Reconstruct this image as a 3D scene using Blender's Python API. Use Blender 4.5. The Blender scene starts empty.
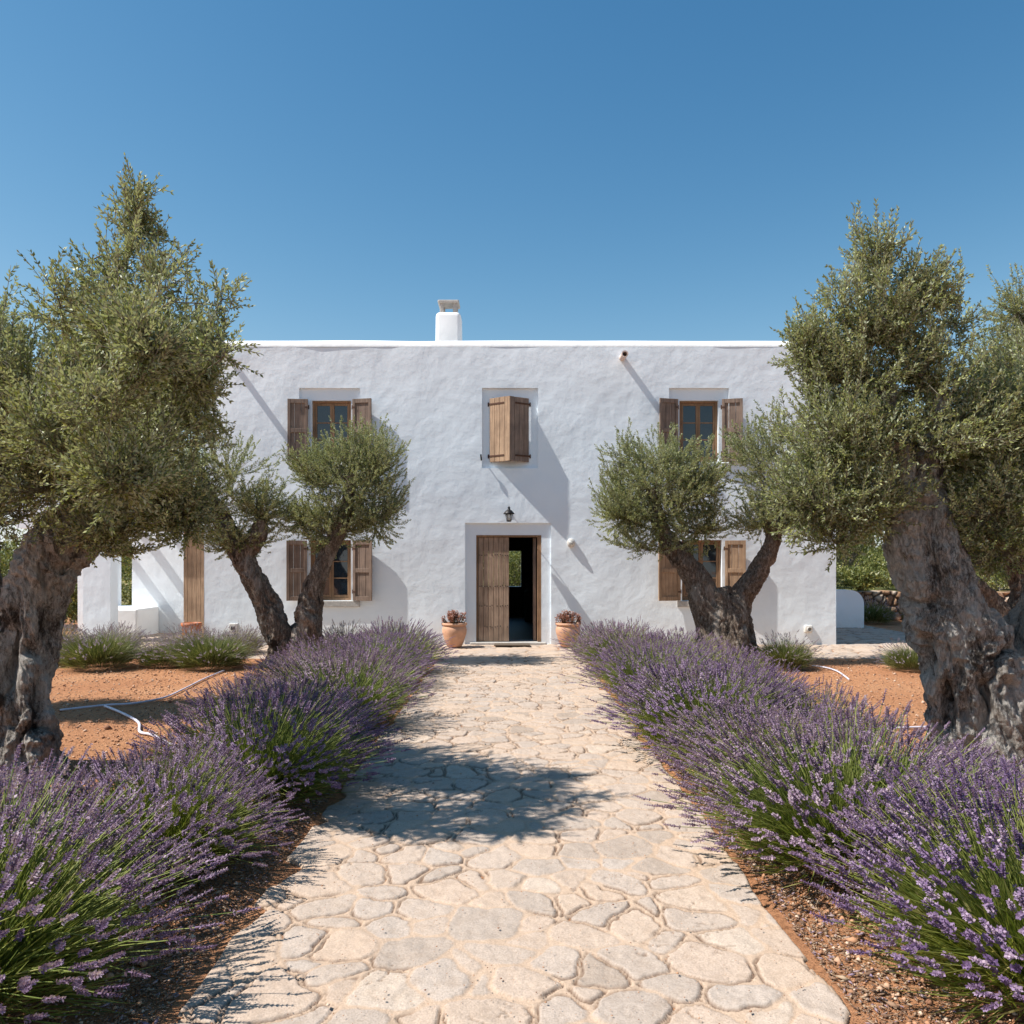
import bpy, math, random
import numpy as np
from mathutils import Vector, Matrix
random.seed(7); RNG = np.random.default_rng(7)
S = bpy.context.scene; C = S.collection
R = math.radians
# ------------------------------------------------------------------ camera, sky, sun, exposure
FPX, HY, EYE = 800.0, 560.0, 1.70          # focal length in pixels, horizon row, eye height
cam = bpy.data.objects.new('camera', bpy.data.cameras.new('camera')); C.objects.link(cam)
cam.location = (0, 0, EYE); cam.rotation_euler = (R(90), 0, 0)
cam.data.sensor_width = 36; cam.data.lens = FPX/1024*36; cam.data.shift_y = (HY-512)/1024
cam.data.clip_end = 5000; S.camera = cam
SUN = Vector((1.0, 0.205, -1.38)).normalized()     # direction the light travels
elev = math.asin(-SUN.z); az = math.atan2(-SUN.x, -SUN.y)
w = bpy.data.worlds.new('World'); S.world = w; w.use_nodes = True
nt = w.node_tree; bg = nt.nodes['Background']
sky = nt.nodes.new('ShaderNodeTexSky'); sky.sky_type = 'NISHITA'; sky.sun_disc = False
sky.sun_elevation = elev; sky.sun_rotation = az % (2*math.pi)
tc_ = nt.nodes.new('ShaderNodeTexCoord'); sx_ = nt.nodes.new('ShaderNodeSeparateXYZ'); mx_ = nt.nodes.new('ShaderNodeMath'); mx_.operation = 'MAXIMUM'; mx_.inputs[1].default_value = .11; cx_ = nt.nodes.new('ShaderNodeCombineXYZ')
nt.links.new(tc_.outputs['Generated'], sx_.inputs[0]); nt.links.new(sx_.outputs[2], mx_.inputs[0]); nt.links.new(sx_.outputs[0], cx_.inputs[0]); nt.links.new(sx_.outputs[1], cx_.inputs[1]); nt.links.new(mx_.outputs[0], cx_.inputs[2]); nt.links.new(cx_.outputs[0], sky.inputs[0])
sky.altitude = 0; sky.air_density = 1.0; sky.dust_density = 0.0; sky.ozone_density = 1.0
EXPO = .64                                        # the sky is graded to the photograph's clear cyan-blue
sp_ = nt.nodes.new('ShaderNodeSeparateColor'); cb_ = nt.nodes.new('ShaderNodeCombineColor')
nt.links.new(sky.outputs[0], sp_.inputs[0])
for i_, (g_, k_) in enumerate(((1.85, 2.05), (1.2, 1.10), (.92, .90))):
    a_ = nt.nodes.new('ShaderNodeMath'); a_.operation = 'MULTIPLY'; a_.inputs[1].default_value = .15
    b_ = nt.nodes.new('ShaderNodeMath'); b_.operation = 'POWER'; b_.inputs[1].default_value = g_
    c_ = nt.nodes.new('ShaderNodeMath'); c_.operation = 'MULTIPLY'; c_.inputs[1].default_value = k_/.15/2**EXPO
    nt.links.new(sp_.outputs[i_], a_.inputs[0]); nt.links.new(a_.outputs[0], b_.inputs[0]); nt.links.new(b_.outputs[0], c_.inputs[0]); nt.links.new(c_.outputs[0], cb_.inputs[i_])
nt.links.new(cb_.outputs[0], bg.inputs[0]); bg.inputs[1].default_value = 0.15
sl = bpy.data.lights.new('sun', 'SUN'); sl.energy = 4.7; sl.angle = R(0.5); sl.color = (1, .965, .915)
so = bpy.data.objects.new('sun', sl); C.objects.link(so)
so.rotation_euler = SUN.to_track_quat('-Z', 'Y').to_euler()
S.view_settings.view_transform = 'Standard'; S.view_settings.look = 'None'
S.view_settings.exposure = EXPO; S.view_settings.gamma = 1
S.cycles.max_bounces = 8; S.cycles.transparent_max_bounces = 8

def P(px, py, z):                                 # a picture row/column at a distance -> a point in the place
    return Vector(((px-512)*z/FPX, z, EYE+(HY-py)*z/FPX))

# ------------------------------------------------------------------ noise
def _h(i, j, k, s):
    n = (i*374761393 + j*668265263 + k*2147483647 + s*1274126177) & 0xffffffff
    n = ((n ^ (n >> 13))*1274126177) & 0xffffffff
    n = ((n ^ (n >> 16))*2246822519) & 0xffffffff
    return ((n ^ (n >> 15)) & 0xffffff)/float(0xffffff)
def vn(p, s=0):                                   # value noise, p (n,3) -> 0..1
    p = np.asarray(p, float); f = np.floor(p); i = f.astype(np.int64); t = p-f; t = t*t*(3-2*t)
    r = 0
    for a in (0, 1):
        for b in (0, 1):
            for c in (0, 1):
                wgt = (t[:, 0] if a else 1-t[:, 0])*(t[:, 1] if b else 1-t[:, 1])*(t[:, 2] if c else 1-t[:, 2])
                r = r + wgt*_h(i[:, 0]+a, i[:, 1]+b, i[:, 2]+c, s)
    return r
def fbm(p, o=3, s=0):
    r = 0; a = .5; p = np.asarray(p, float); tot = 0
    for k in range(o):
        r = r+a*vn(p*2**k+k*17.3, s+k); tot += a; a *= .5
    return r/tot

# ------------------------------------------------------------------ materials
def mat(name):
    m = bpy.data.materials.new(name); m.use_nodes = True
    return m, m.node_tree, m.node_tree.nodes['Principled BSDF']
def node(nt, t, **kw):
    n = nt.nodes.new(t)
    for k, v in kw.items():
        if k in n.inputs.keys(): n.inputs[k].default_value = v
        else: setattr(n, k, v)
    return n
def ramp(nt, fac, stops):
    r = nt.nodes.new('ShaderNodeValToRGB'); e = r.color_ramp.elements
    while len(e) < len(stops): e.new(.5)
    for q, (p_, c) in zip(e, stops): q.position = p_; q.color = (*c, 1)
    nt.links.new(fac, r.inputs[0]); return r.outputs[0]
def coords(nt, scale=(1, 1, 1), obj=True):
    t = nt.nodes.new('ShaderNodeTexCoord'); m = nt.nodes.new('ShaderNodeMapping')
    m.inputs['Scale'].default_value = scale
    nt.links.new(t.outputs['Object' if obj else 'Generated'], m.inputs[0]); return m.outputs[0]
def noise(nt, vec, scale, detail=4, rough=.55):
    n = node(nt, 'ShaderNodeTexNoise', Scale=scale, Detail=detail, Roughness=rough)
    nt.links.new(vec, n.inputs['Vector']); return n.outputs[0]
def mixc(nt, fac, a, b, mode='MIX'):
    m = nt.nodes.new('ShaderNodeMix'); m.data_type = 'RGBA'; m.blend_type = mode
    for s, v in ((0, fac), (6, a), (7, b)):
        if isinstance(v, (int, float)): m.inputs[s].default_value = v
        elif isinstance(v, tuple): m.inputs[s].default_value = (*v, 1)
        else: nt.links.new(v, m.inputs[s])
    return m.outputs[2]
def bump(nt, bs, h, dist, strength=1, prev=None):
    b = node(nt, 'ShaderNodeBump', Distance=dist, Strength=strength)
    nt.links.new(h, b.inputs['Height'])
    if prev: nt.links.new(prev, b.inputs['Normal'])
    nt.links.new(b.outputs[0], bs.inputs['Normal']); return b.outputs[0]
def attr(nt, name, out=2):
    a = nt.nodes.new('ShaderNodeAttribute'); a.attribute_name = name; return a.outputs[out]

def plaster_mat(name, col, dirt=True):
    m, nt, b = mat(name); v = coords(nt)
    n1 = noise(nt, v, .9, 3); n2 = noise(nt, v, 4.5, 4, .5); n3 = noise(nt, v, 45, 4)
    c = ramp(nt, n1, [(.3, tuple(x*.95 for x in col)), (.65, col)])
    if dirt:
        g = nt.nodes.new('ShaderNodeNewGeometry'); sp = nt.nodes.new('ShaderNodeSeparateXYZ')
        nt.links.new(g.outputs['Position'], sp.inputs[0])
        mr = node(nt, 'ShaderNodeMapRange'); nt.links.new(sp.outputs[2], mr.inputs[0])
        mr.inputs[1].default_value = .05; mr.inputs[2].default_value = .55; mr.inputs[3].default_value = .55; mr.inputs[4].default_value = 0
        mm = node(nt, 'ShaderNodeMath', operation='MULTIPLY'); nt.links.new(mr.outputs[0], mm.inputs[0])
        nt.links.new(noise(nt, v, 6, 5, .7), mm.inputs[1])
        c = mixc(nt, mm.outputs[0], c, (.62, .50, .40))          # splashed earth at the foot
    nt.links.new(c, b.inputs['Base Color']); b.inputs['Roughness'].default_value = .9
    b.inputs['Specular IOR Level'].default_value = .2
    p = bump(nt, b, n2, .024, .5); bump(nt, b, n3, .003, .5, p)
    return m
M = {}
M['plaster'] = plaster_mat('white_limewash', (.81, .865, .905))
M['plaster_clean'] = plaster_mat('white_plaster_clean', (.84, .84, .83), False)
def wood(name, dark, light, axis=2, scale=1, grain=60):
    m, nt, b = mat(name)
    sc = [grain, grain, grain]; sc[axis] = 2.2; v = coords(nt, tuple(sc))
    n = noise(nt, v, 1*scale, 5, .65); v2 = coords(nt); n2 = noise(nt, v2, 3.5, 3)
    c = ramp(nt, n, [(.3, dark), (.55, light), (.8, tuple(min(1, x*1.25) for x in light))])
    c = mixc(nt, ramp(nt, n2, [(.35, (0, 0, 0)), (.7, (.6, .6, .6))]), c, tuple(x*.75 for x in dark))
    nt.links.new(c, b.inputs['Base Color']); b.inputs['Roughness'].default_value = .75
    bump(nt, b, n, .004, .8); return m
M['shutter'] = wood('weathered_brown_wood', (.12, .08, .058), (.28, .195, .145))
M['shutter_sun'] = wood('honey_and_sunlit_wood', (.20, .12, .07), (.44, .29, .18))  # honey wood; also the painted sunlit tone of the middle left leaf
M['frame'] = wood('oiled_window_wood', (.17, .09, .045), (.33, .19, .10))
M['door'] = wood('old_door_wood', (.20, .125, .08), (.40, .275, .19))
def simple(name, col, rough=.6, metal=0, nscale=0, var=.8, bd=0):
    m, nt, b = mat(name); b.inputs['Roughness'].default_value = rough; b.inputs['Metallic'].default_value = metal
    n = noise(nt, coords(nt), nscale or 12, 4)
    nt.links.new(ramp(nt, n, [(.3, tuple(x*var for x in col)), (.7, col)]), b.inputs['Base Color'])
    if bd: bump(nt, b, n, bd, .7)
    return m
M['iron'] = simple('black_iron', (.022, .02, .02), .5, .6)
M['rust'] = simple('rusty_iron', (.10, .045, .025), .8, .2, 60)
M['terracotta'] = simple('terracotta', (.62, .34, .21), .75, 0, 9, .8, .004)
M['spout'] = simple('limewashed_clay_pipe', (.74, .60, .52), .85, 0, 18, .75, .004)
M['orange_pot'] = simple('orange_glazed_clay', (.50, .15, .05), .6, 0, 14, .6, .003)
M['dark'] = simple('unlit_interior_shade', (.035, .03, .027), .9)  # near-black colour puts the unlit hall's shade into its surfaces
M['floor_in'] = simple('interior_floor_tiles', (.12, .085, .06), .5)
M['sill'] = simple('grey_stone_sill', (.50, .47, .43), .85, 0, 25, .7, .004)
M['hose'] = simple('pale_lilac_hose', (.72, .68, .76), .5)
M['socket'] = simple('white_socket_plastic', (.72, .68, .62), .4)
M['mat'] = simple('coir_mat', (.16, .12, .085), .95, 0, 90, .5, .01)
M['soil_pot'] = simple('potting_soil', (.05, .032, .02), .95, 0, 40, .5, .01)
M['roof'] = simple('roof_screed', (.6, .57, .52), .9)
m, nt, b = mat('window_glass'); b.inputs['Base Color'].default_value = (.012, .02, .03, 1)
b.inputs['Roughness'].default_value = .04; b.inputs['IOR'].default_value = 1.7
bump(nt, b, noise(nt, coords(nt), 2.0, 2), .01, .25); M['glass'] = m
m, nt, b = mat('lamp_glass'); b.inputs['Base Color'].default_value = (.75, .75, .72, 1)
b.inputs['Roughness'].default_value = .15; b.inputs['Transmission Weight'].default_value = .6; M['lampglass'] = m

def bark(name, dark, mid, light, lightpos):
    m, nt, b = mat(name); v = coords(nt, (1, 1, .42))
    n = noise(nt, v, 30, 8, .78); n2 = noise(nt, coords(nt, (1, 1, .45)), 4.5, 5, .65); n3 = noise(nt, coords(nt), 70, 5, .7)
    c = ramp(nt, n, [(.30, dark), (.50, mid), (.70, light)])
    n4 = noise(nt, coords(nt, (1, 1, .24)), 38, 6, .65); ab = node(nt, 'ShaderNodeMath', operation='SUBTRACT'); nt.links.new(n4, ab.inputs[0]); ab.inputs[1].default_value = .5
    ab2 = node(nt, 'ShaderNodeMath', operation='ABSOLUTE'); nt.links.new(ab.outputs[0], ab2.inputs[0])
    fis = ramp(nt, ab2.outputs[0], [(.0, (0, 0, 0)), (.03, (1, 1, 1))])
    c = mixc(nt, fis, dark, c)
    c2 = mixc(nt, ramp(nt, n2, [(lightpos, (0, 0, 0)), (lightpos+.08, (1, 1, 1))]), c, mixc(nt, .5, c, light))
    c3 = mixc(nt, ramp(nt, n2, [(.36, (1, 1, 1)), (.42, (0, 0, 0))]), c2, tuple(x*.7 for x in dark))
    nt.links.new(c3, b.inputs['Base Color']); b.inputs['Roughness'].default_value = .92
    b.inputs['Specular IOR Level'].default_value = .25
    p = bump(nt, b, n, .05, 1.0); p = bump(nt, b, fis, .02, .8, p); bump(nt, b, n3, .01, .8, p); return m
M['bark_grey'] = bark('grey_olive_bark', (.08, .063, .05), (.36, .315, .27), (.68, .63, .56), .46)
M['bark_brown'] = bark('brown_olive_bark', (.055, .04, .03), (.24, .18, .135), (.54, .47, .40), .55)
M['twig'] = simple('olive_twig_bark', (.22, .19, .14), .9, 0, 20, .6)

def leafmat(name, tops, under, trans=.25, rough=.45, tops2=None):
    m, nt, b = mat(name)
    r = attr(nt, 'rnd'); c = ramp(nt, r, tops)
    if tops2:
        oi = nt.nodes.new('ShaderNodeObjectInfo'); c = mixc(nt, oi.outputs['Random'], c, ramp(nt, r, tops2))
    g = nt.nodes.new('ShaderNodeNewGeometry')
    c = mixc(nt, g.outputs['Backfacing'], c, under) if under else c
    nt.links.new(c, b.inputs['Base Color']); b.inputs['Roughness'].default_value = rough
    tr = nt.nodes.new('ShaderNodeBsdfTranslucent'); mx = nt.nodes.new('ShaderNodeMixShader')
    mx.inputs[0].default_value = trans
    nt.links.new(mixc(nt, 1.0, c, (1.0, 1.0, .55), 'MULTIPLY'), tr.inputs[0])
    nt.links.new(b.outputs[0], mx.inputs[1]); nt.links.new(tr.outputs[0], mx.inputs[2])
    nt.links.new(mx.outputs[0], nt.nodes['Material Output'].inputs[0]); return m
M['olive'] = leafmat('olive_leaves', [(0, (.09, .115, .03)), (.45, (.20, .225, .06)), (.85, (.35, .365, .12)), (1, (.50, .46, .20))], (.37, .40, .25), .3, .5)
M['bushleaf'] = leafmat('bush_leaves', [(0, (.07, .09, .02)), (.6, (.16, .18, .045)), (1, (.30, .28, .08))], None)
M['lav_green'] = leafmat('lavender_leaves', [(0, (.12, .16, .03)), (.5, (.27, .32, .06)), (.9, (.45, .46, .12)), (1, (.60, .50, .24))], None, .4, .6, [(0, (.08, .12, .03)), (.5, (.19, .26, .06)), (.9, (.34, .39, .12)), (1, (.5, .44, .22))])
M['lav_flower'] = leafmat('lavender_flowers', [(0, (.14, .08, .15)), (.35, (.28, .185, .28)), (.75, (.44, .32, .41)), (1, (.62, .49, .54))], None, .3, .8, [(0, (.11, .06, .165)), (.35, (.235, .145, .29)), (.75, (.37, .26, .41)), (1, (.54, .41, .51))])
M['lav_faded'] = leafmat('faded_lavender_flowers', [(0, (.18, .13, .18)), (.5, (.34, .28, .33)), (1, (.56, .48, .50))], None, .2, .8)
M['lav_dry'] = leafmat('dry_lavender_leaves', [(0, (.14, .14, .06)), (.5, (.27, .26, .14)), (1, (.42, .36, .22))], None, .3, .7)
M['shrub_green'] = leafmat('grey_green_shrub_leaves', [(0, (.08, .10, .03)), (.5, (.18, .21, .07)), (.9, (.32, .33, .14)), (1, (.45, .40, .24))], None, .3, .6)
M['succulent'] = leafmat('red_succulent_leaves', [(0, (.10, .10, .04)), (.4, (.30, .10, .07)), (1, (.42, .24, .18))], None, .2, .5)

def stonemat(name, cols, mortar):
    m, nt, b = mat(name)
    a = nt.nodes.new('ShaderNodeAttribute'); a.attribute_name = 'st'; sp = nt.nodes.new('ShaderNodeSeparateColor')
    nt.links.new(a.outputs[0], sp.inputs[0]); v = coords(nt)
    n1 = noise(nt, v, 14, 6, .65); n2 = noise(nt, v, 110, 4, .7)
    c = ramp(nt, sp.outputs[0], cols)
    c = mixc(nt, 1., c, ramp(nt, n1, [(.25, (.82, .78, .74)), (.55, (1, 1, 1)), (.8, (1.08, 1.05, 1.02))]), 'MULTIPLY')
    mo = mixc(nt, 1., mortar, ramp(nt, n2, [(.2, (.72, .68, .64)), (.7, (1.1, 1.08, 1.05))]), 'MULTIPLY')
    c = mixc(nt, 1., c, ramp(nt, n2, [(.3, (.74, .72, .70)), (.6, (1.04, 1.04, 1.04))]), 'MULTIPLY')
    c = mixc(nt, sp.outputs[1], mo, c); c = mixc(nt, sp.outputs[2], c, (.16, .10, .065)) if name.startswith('lime') else c
    nt.links.new(c, b.inputs['Base Color']); b.inputs['Roughness'].default_value = .88
    b.inputs['Specular IOR Level'].default_value = .25
    p = bump(nt, b, n1, .012, .7); bump(nt, b, n2, .004, .8, p); return m
M['paving'] = stonemat('limestone_crazy_paving', [(0, (.31, .27, .235)), (.10, (.42, .36, .31)), (.35, (.53, .42, .335)), (.6, (.46, .395, .34)), (.8, (.54, .415, .32)), (1, (.56, .46, .37))], (.51, .38, .28))
M['drystone'] = stonemat('rust_field_stone', [(0, (.30, .17, .10)), (.4, (.46, .28, .16)), (.8, (.55, .42, .30)), (1, (.6, .5, .4))], (.10, .06, .04))

m, nt, b = mat('red_earth'); v = coords(nt)
n1 = noise(nt, v, .7, 5, .6); n2 = noise(nt, v, 28, 6, .75); n3 = noise(nt, v, 120, 3, .7)
c = ramp(nt, n1, [(.3, (.54, .245, .12)), (.55, (.64, .31, .155)), (.75, (.68, .37, .20))])
c = mixc(nt, 1., c, ramp(nt, n2, [(.32, (.45, .41, .38)), (.5, (1, 1, 1)), (.7, (1.25, 1.25, 1.25))]), 'MULTIPLY')
g = nt.nodes.new('ShaderNodeNewGeometry'); sp = nt.nodes.new('ShaderNodeSeparateXYZ'); nt.links.new(g.outputs['Position'], sp.inputs[0])
mr = node(nt, 'ShaderNodeMapRange'); nt.links.new(sp.outputs[1], mr.inputs[0]); mr.inputs[1].default_value = 22.6; mr.inputs[2].default_value = 25
far = ramp(nt, noise(nt, v, .12, 5), [(.4, (.34, .26, .13)), (.6, (.14, .15, .05))])
c = mixc(nt, mr.outputs[0], c, far)
nt.links.new(c, b.inputs['Base Color']); b.inputs['Roughness'].default_value = .95; b.inputs['Specular IOR Level'].default_value = .15
p = bump(nt, b, n2, .05, 1.0); bump(nt, b, n3, .012, .9, p); M['earth'] = m
m, nt, b = mat('earth_clods'); r_ = attr(nt, 'rnd')
nt.links.new(ramp(nt, r_, [(0, (.22, .10, .055)), (.5, (.46, .24, .13)), (1, (.62, .46, .34))]), b.inputs['Base Color']); b.inputs['Roughness'].default_value = .95; M['clod'] = m
m, nt, b = mat('dry_litter'); r_ = attr(nt, 'rnd')
nt.links.new(ramp(nt, r_, [(0, (.10, .055, .035)), (.5, (.26, .15, .09)), (.85, (.40, .29, .19)), (1, (.25, .18, .26))]), b.inputs['Base Color']); b.inputs['Roughness'].default_value = .95; M['litter'] = m

# ------------------------------------------------------------------ object helpers
def link(name, me, m, parent=None, smooth=False):
    o = bpy.data.objects.new(name, me); C.objects.link(o)
    if m: me.materials.append(m)
    if smooth: me.polygons.foreach_set('use_smooth', [True]*len(me.polygons))
    if parent: o.parent = parent
    return o
def tag(o, label=None, cat=None, group=None, kind=None):
    for k, v in (('label', label), ('category', cat), ('group', group), ('kind', kind)):
        if v: o[k] = v
    return o
def empty(name, loc=(0, 0, 0), label=None, cat=None, group=None, rz=0):
    o = bpy.data.objects.new(name, None); C.objects.link(o); o.location = loc; o.rotation_euler.z = rz
    o.empty_display_size = .2
    return tag(o, label, cat, group)
class MB:
    def __init__(s): s.v = []; s.f = []
    def add(s, vs, fs, M4=None):
        n = len(s.v); s.v += [tuple(M4 @ Vector(q)) if M4 else tuple(q) for q in vs]
        s.f += [tuple(i+n for i in f) for f in fs]; return s
    def box(s, a, b, M4=None, bev=0):
        (x0, y0, z0), (x1, y1, z1) = a, b
        if bev <= 0:
            vs = [(x, y, z) for z in (z0, z1) for y in (y0, y1) for x in (x0, x1)]
            fs = [(0, 2, 3, 1), (4, 5, 7, 6), (0, 1, 5, 4), (2, 6, 7, 3), (0, 4, 6, 2), (1, 3, 7, 5)]
            return s.add(vs, fs, M4)
        import bmesh
        bm = bmesh.new(); bmesh.ops.create_cube(bm, size=1)
        for q in bm.verts: q.co = ((x0+x1)/2+q.co.x*(x1-x0), (y0+y1)/2+q.co.y*(y1-y0), (z0+z1)/2+q.co.z*(z1-z0))
        bmesh.ops.bevel(bm, geom=bm.edges[:], offset=bev, segments=2, affect='EDGES', profile=.5)
        bm.verts.index_update()
        s.add([q.co[:] for q in bm.verts], [[q.index for q in f.verts] for f in bm.faces], M4); bm.free(); return s
    def tube(s, pts, rad, n=8, cap=True):
        pts = [Vector(p) for p in pts]; rings = []; up = Vector((0, 0, 1)); prev = None
        for i, p in enumerate(pts):
            t = (pts[min(i+1, len(pts)-1)]-pts[max(i-1, 0)]).normalized()
            if prev is None: a = t.cross(Vector((.3, .9, .1)) if abs(t.z) > .8 else up).normalized()
            else: a = (prev-t*prev.dot(t)).normalized()
            prev = a; b_ = t.cross(a); r = rad[i] if hasattr(rad, '__len__') else rad
            rings.append([p+(a*math.cos(2*math.pi*k/n)+b_*math.sin(2*math.pi*k/n))*r for k in range(n)])
        vs = [q for rg in rings for q in rg]; fs = []
        for i in range(len(rings)-1):
            for k in range(n): fs.append((i*n+k, i*n+(k+1) % n, (i+1)*n+(k+1) % n, (i+1)*n+k))
        if cap: fs += [tuple(range(n))[::-1], tuple((len(rings)-1)*n+k for k in range(n))]
        return s.add(vs, fs)
    def lathe(s, prof, c=(0, 0, 0), n=32, M4=None):
        vs = [(c[0]+r*math.cos(2*math.pi*k/n), c[1]+r*math.sin(2*math.pi*k/n), c[2]+z) for r, z in prof for k in range(n)]
        fs = [(i*n+k, i*n+(k+1) % n, (i+1)*n+(k+1) % n, (i+1)*n+k) for i in range(len(prof)-1) for k in range(n)]
        fs += [tuple(range(n))[::-1], tuple((len(prof)-1)*n+k for k in range(n))]
        return s.add(vs, fs, M4)
    def build(s, name, m, parent=None, smooth=False):
        me = bpy.data.meshes.new(name); me.from_pydata(s.v, [], s.f); me.validate(); me.update()
        return link(name, me, m, parent, smooth)
def npmesh(name, V, F, attrs=None, cols=None):    # V (n,3), F (m,k) numpy
    me = bpy.data.meshes.new(name); V = np.asarray(V, np.float32); F = np.asarray(F, np.int32); k = F.shape[1]
    me.vertices.add(len(V)); me.vertices.foreach_set('co', V.ravel())
    me.loops.add(F.size); me.loops.foreach_set('vertex_index', F.ravel())
    me.polygons.add(len(F)); me.polygons.foreach_set('loop_start', np.arange(0, F.size, k, dtype=np.int32))
    me.update(calc_edges=True)
    if attrs is not None:
        a = me.attributes.new('rnd', 'FLOAT', 'POINT'); a.data.foreach_set('value', np.asarray(attrs, np.float32))
    if cols is not None:
        a = me.color_attributes.new('st', 'FLOAT_COLOR', 'POINT'); a.data.foreach_set('color', np.asarray(cols, np.float32).ravel())
    return me
def nrm(v): return v/np.maximum(np.linalg.norm(v, axis=-1, keepdims=True), 1e-9)
def leaves(pos, axis, nor, L, W, fold=0.0):       # one rhombus leaf each
    side = nrm(np.cross(axis, nor)); L = L[:, None]; W = W[:, None]
    v = np.stack([pos, pos+axis*L*.45+side*W*.5, pos+axis*L, pos+axis*L*.45-side*W*.5], 1)
    n = len(pos); return v.reshape(-1, 3), np.arange(4*n).reshape(n, 4)
def ribs(A, B, ra, rb):                           # many straight 3-sided tubes
    d = nrm(B-A); h = np.where(np.abs(d[:, 2:3]) > .8, np.array([[1., 0, 0]]), np.array([[0, 0, 1.]]))
    u = nrm(np.cross(d, h)); v = np.cross(d, u); out = []
    for q, r in ((A, ra), (B, rb)):
        for k in range(3):
            a = 2*math.pi*k/3; out.append(q+(u*math.cos(a)+v*math.sin(a))*np.asarray(r).reshape(-1, 1))
    V = np.stack(out, 1); n = len(A); F = np.array([[0, 1, 4, 3], [1, 2, 5, 4], [2, 0, 3, 5]])
    return V.reshape(-1, 3), (F[None]+np.arange(n)[:, None, None]*6).reshape(-1, 4)
def cat(parts):
    V = []; F = []; A = []; n = 0
    for v, f, a in parts:
        V.append(v); F.append(f+n); A.append(np.full(len(v), a) if np.isscalar(a) else a); n += len(v)
    return np.concatenate(V), np.concatenate(F), np.concatenate(A)

# ------------------------------------------------------------------ ground, paving
g = MB(); n = 40
xs = [-900, -200, -60, -20, 20, 60, 200, 900]; ys = [-60, 0, 20, 60, 200, 1500]
vs = [(x, y, 0) for y in ys for x in xs]; k = len(xs)
g.add(vs, [(j*k+i, j*k+i+1, (j+1)*k+i+1, (j+1)*k+i) for j in range(len(ys)-1) for i in range(k-1)])
tag(g.build('ground', M['earth']), kind='structure')

def stonefield(U, Vv, su, sv, seed, wj=.40, warp=.045, kr=.016):
    """U,Vv flat arrays -> cell id random, edge distance, second random"""
    rs = np.stack([U, Vv, np.zeros_like(U)], 1)
    U = U+(fbm(rs*5, 2, seed)-.5)*warp*2+(fbm(rs*24, 2, seed+6)-.5)*.022; Vv = Vv+(fbm(rs*5+31, 2, seed+5)-.5)*warp*2+(fbm(rs*24+9, 2, seed+7)-.5)*.022
    iu = np.floor(U/su).astype(np.int64); iv = np.floor(Vv/sv).astype(np.int64)
    D = []; X = []; Y = []; I = []
    z0 = np.zeros_like(iu)
    for a in range(-2, 3):
        for b_ in range(-2, 3):
            ci = iu+a; cj = iv+b_
            x = (ci+.5+(_h(ci, cj, z0, seed)-.5)*.95)*su; y = (cj+.5+(_h(ci, cj, z0, seed+1)-.5)*.95)*sv
            wt = _h(ci, cj, z0, seed+2)*wj*su*su
            D.append((U-x)**2+(Vv-y)**2-wt); X.append(x); Y.append(y); I.append(_h(ci, cj, z0, seed+3))
    D = np.array(D); X = np.array(X); Y = np.array(Y); I = np.array(I)
    o = np.argpartition(D, 2, axis=0)[:3]
    d = np.take_along_axis(D, o, 0); oo = np.argsort(d, axis=0); o = np.take_along_axis(o, oo, 0); d = np.take_along_axis(D, o, 0)
    x1, x2 = np.take_along_axis(X, o[:2], 0); y1, y2 = np.take_along_axis(Y, o[:2], 0)
    e = (d[1]-d[0])/(2*np.maximum(np.hypot(x2-x1, y2-y1), 1e-4))
    x3 = np.take_along_axis(X, o[2:3], 0)[0]; y3 = np.take_along_axis(Y, o[2:3], 0)[0]
    e3 = (d[2]-d[0])/(2*np.maximum(np.hypot(x3-x1, y3-y1), 1e-4))
    k_ = kr; e = -k_*np.log(np.exp(-e/k_)+np.exp(-e3/k_))        # rounded corners
    idr = np.take_along_axis(I, o[:1], 0)[0]
    return idr, e, x1, y1, U, Vv
def sstep(x, a, b): t = np.clip((x-a)/(b-a), 0, 1); return t*t*(3-2*t)
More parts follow.
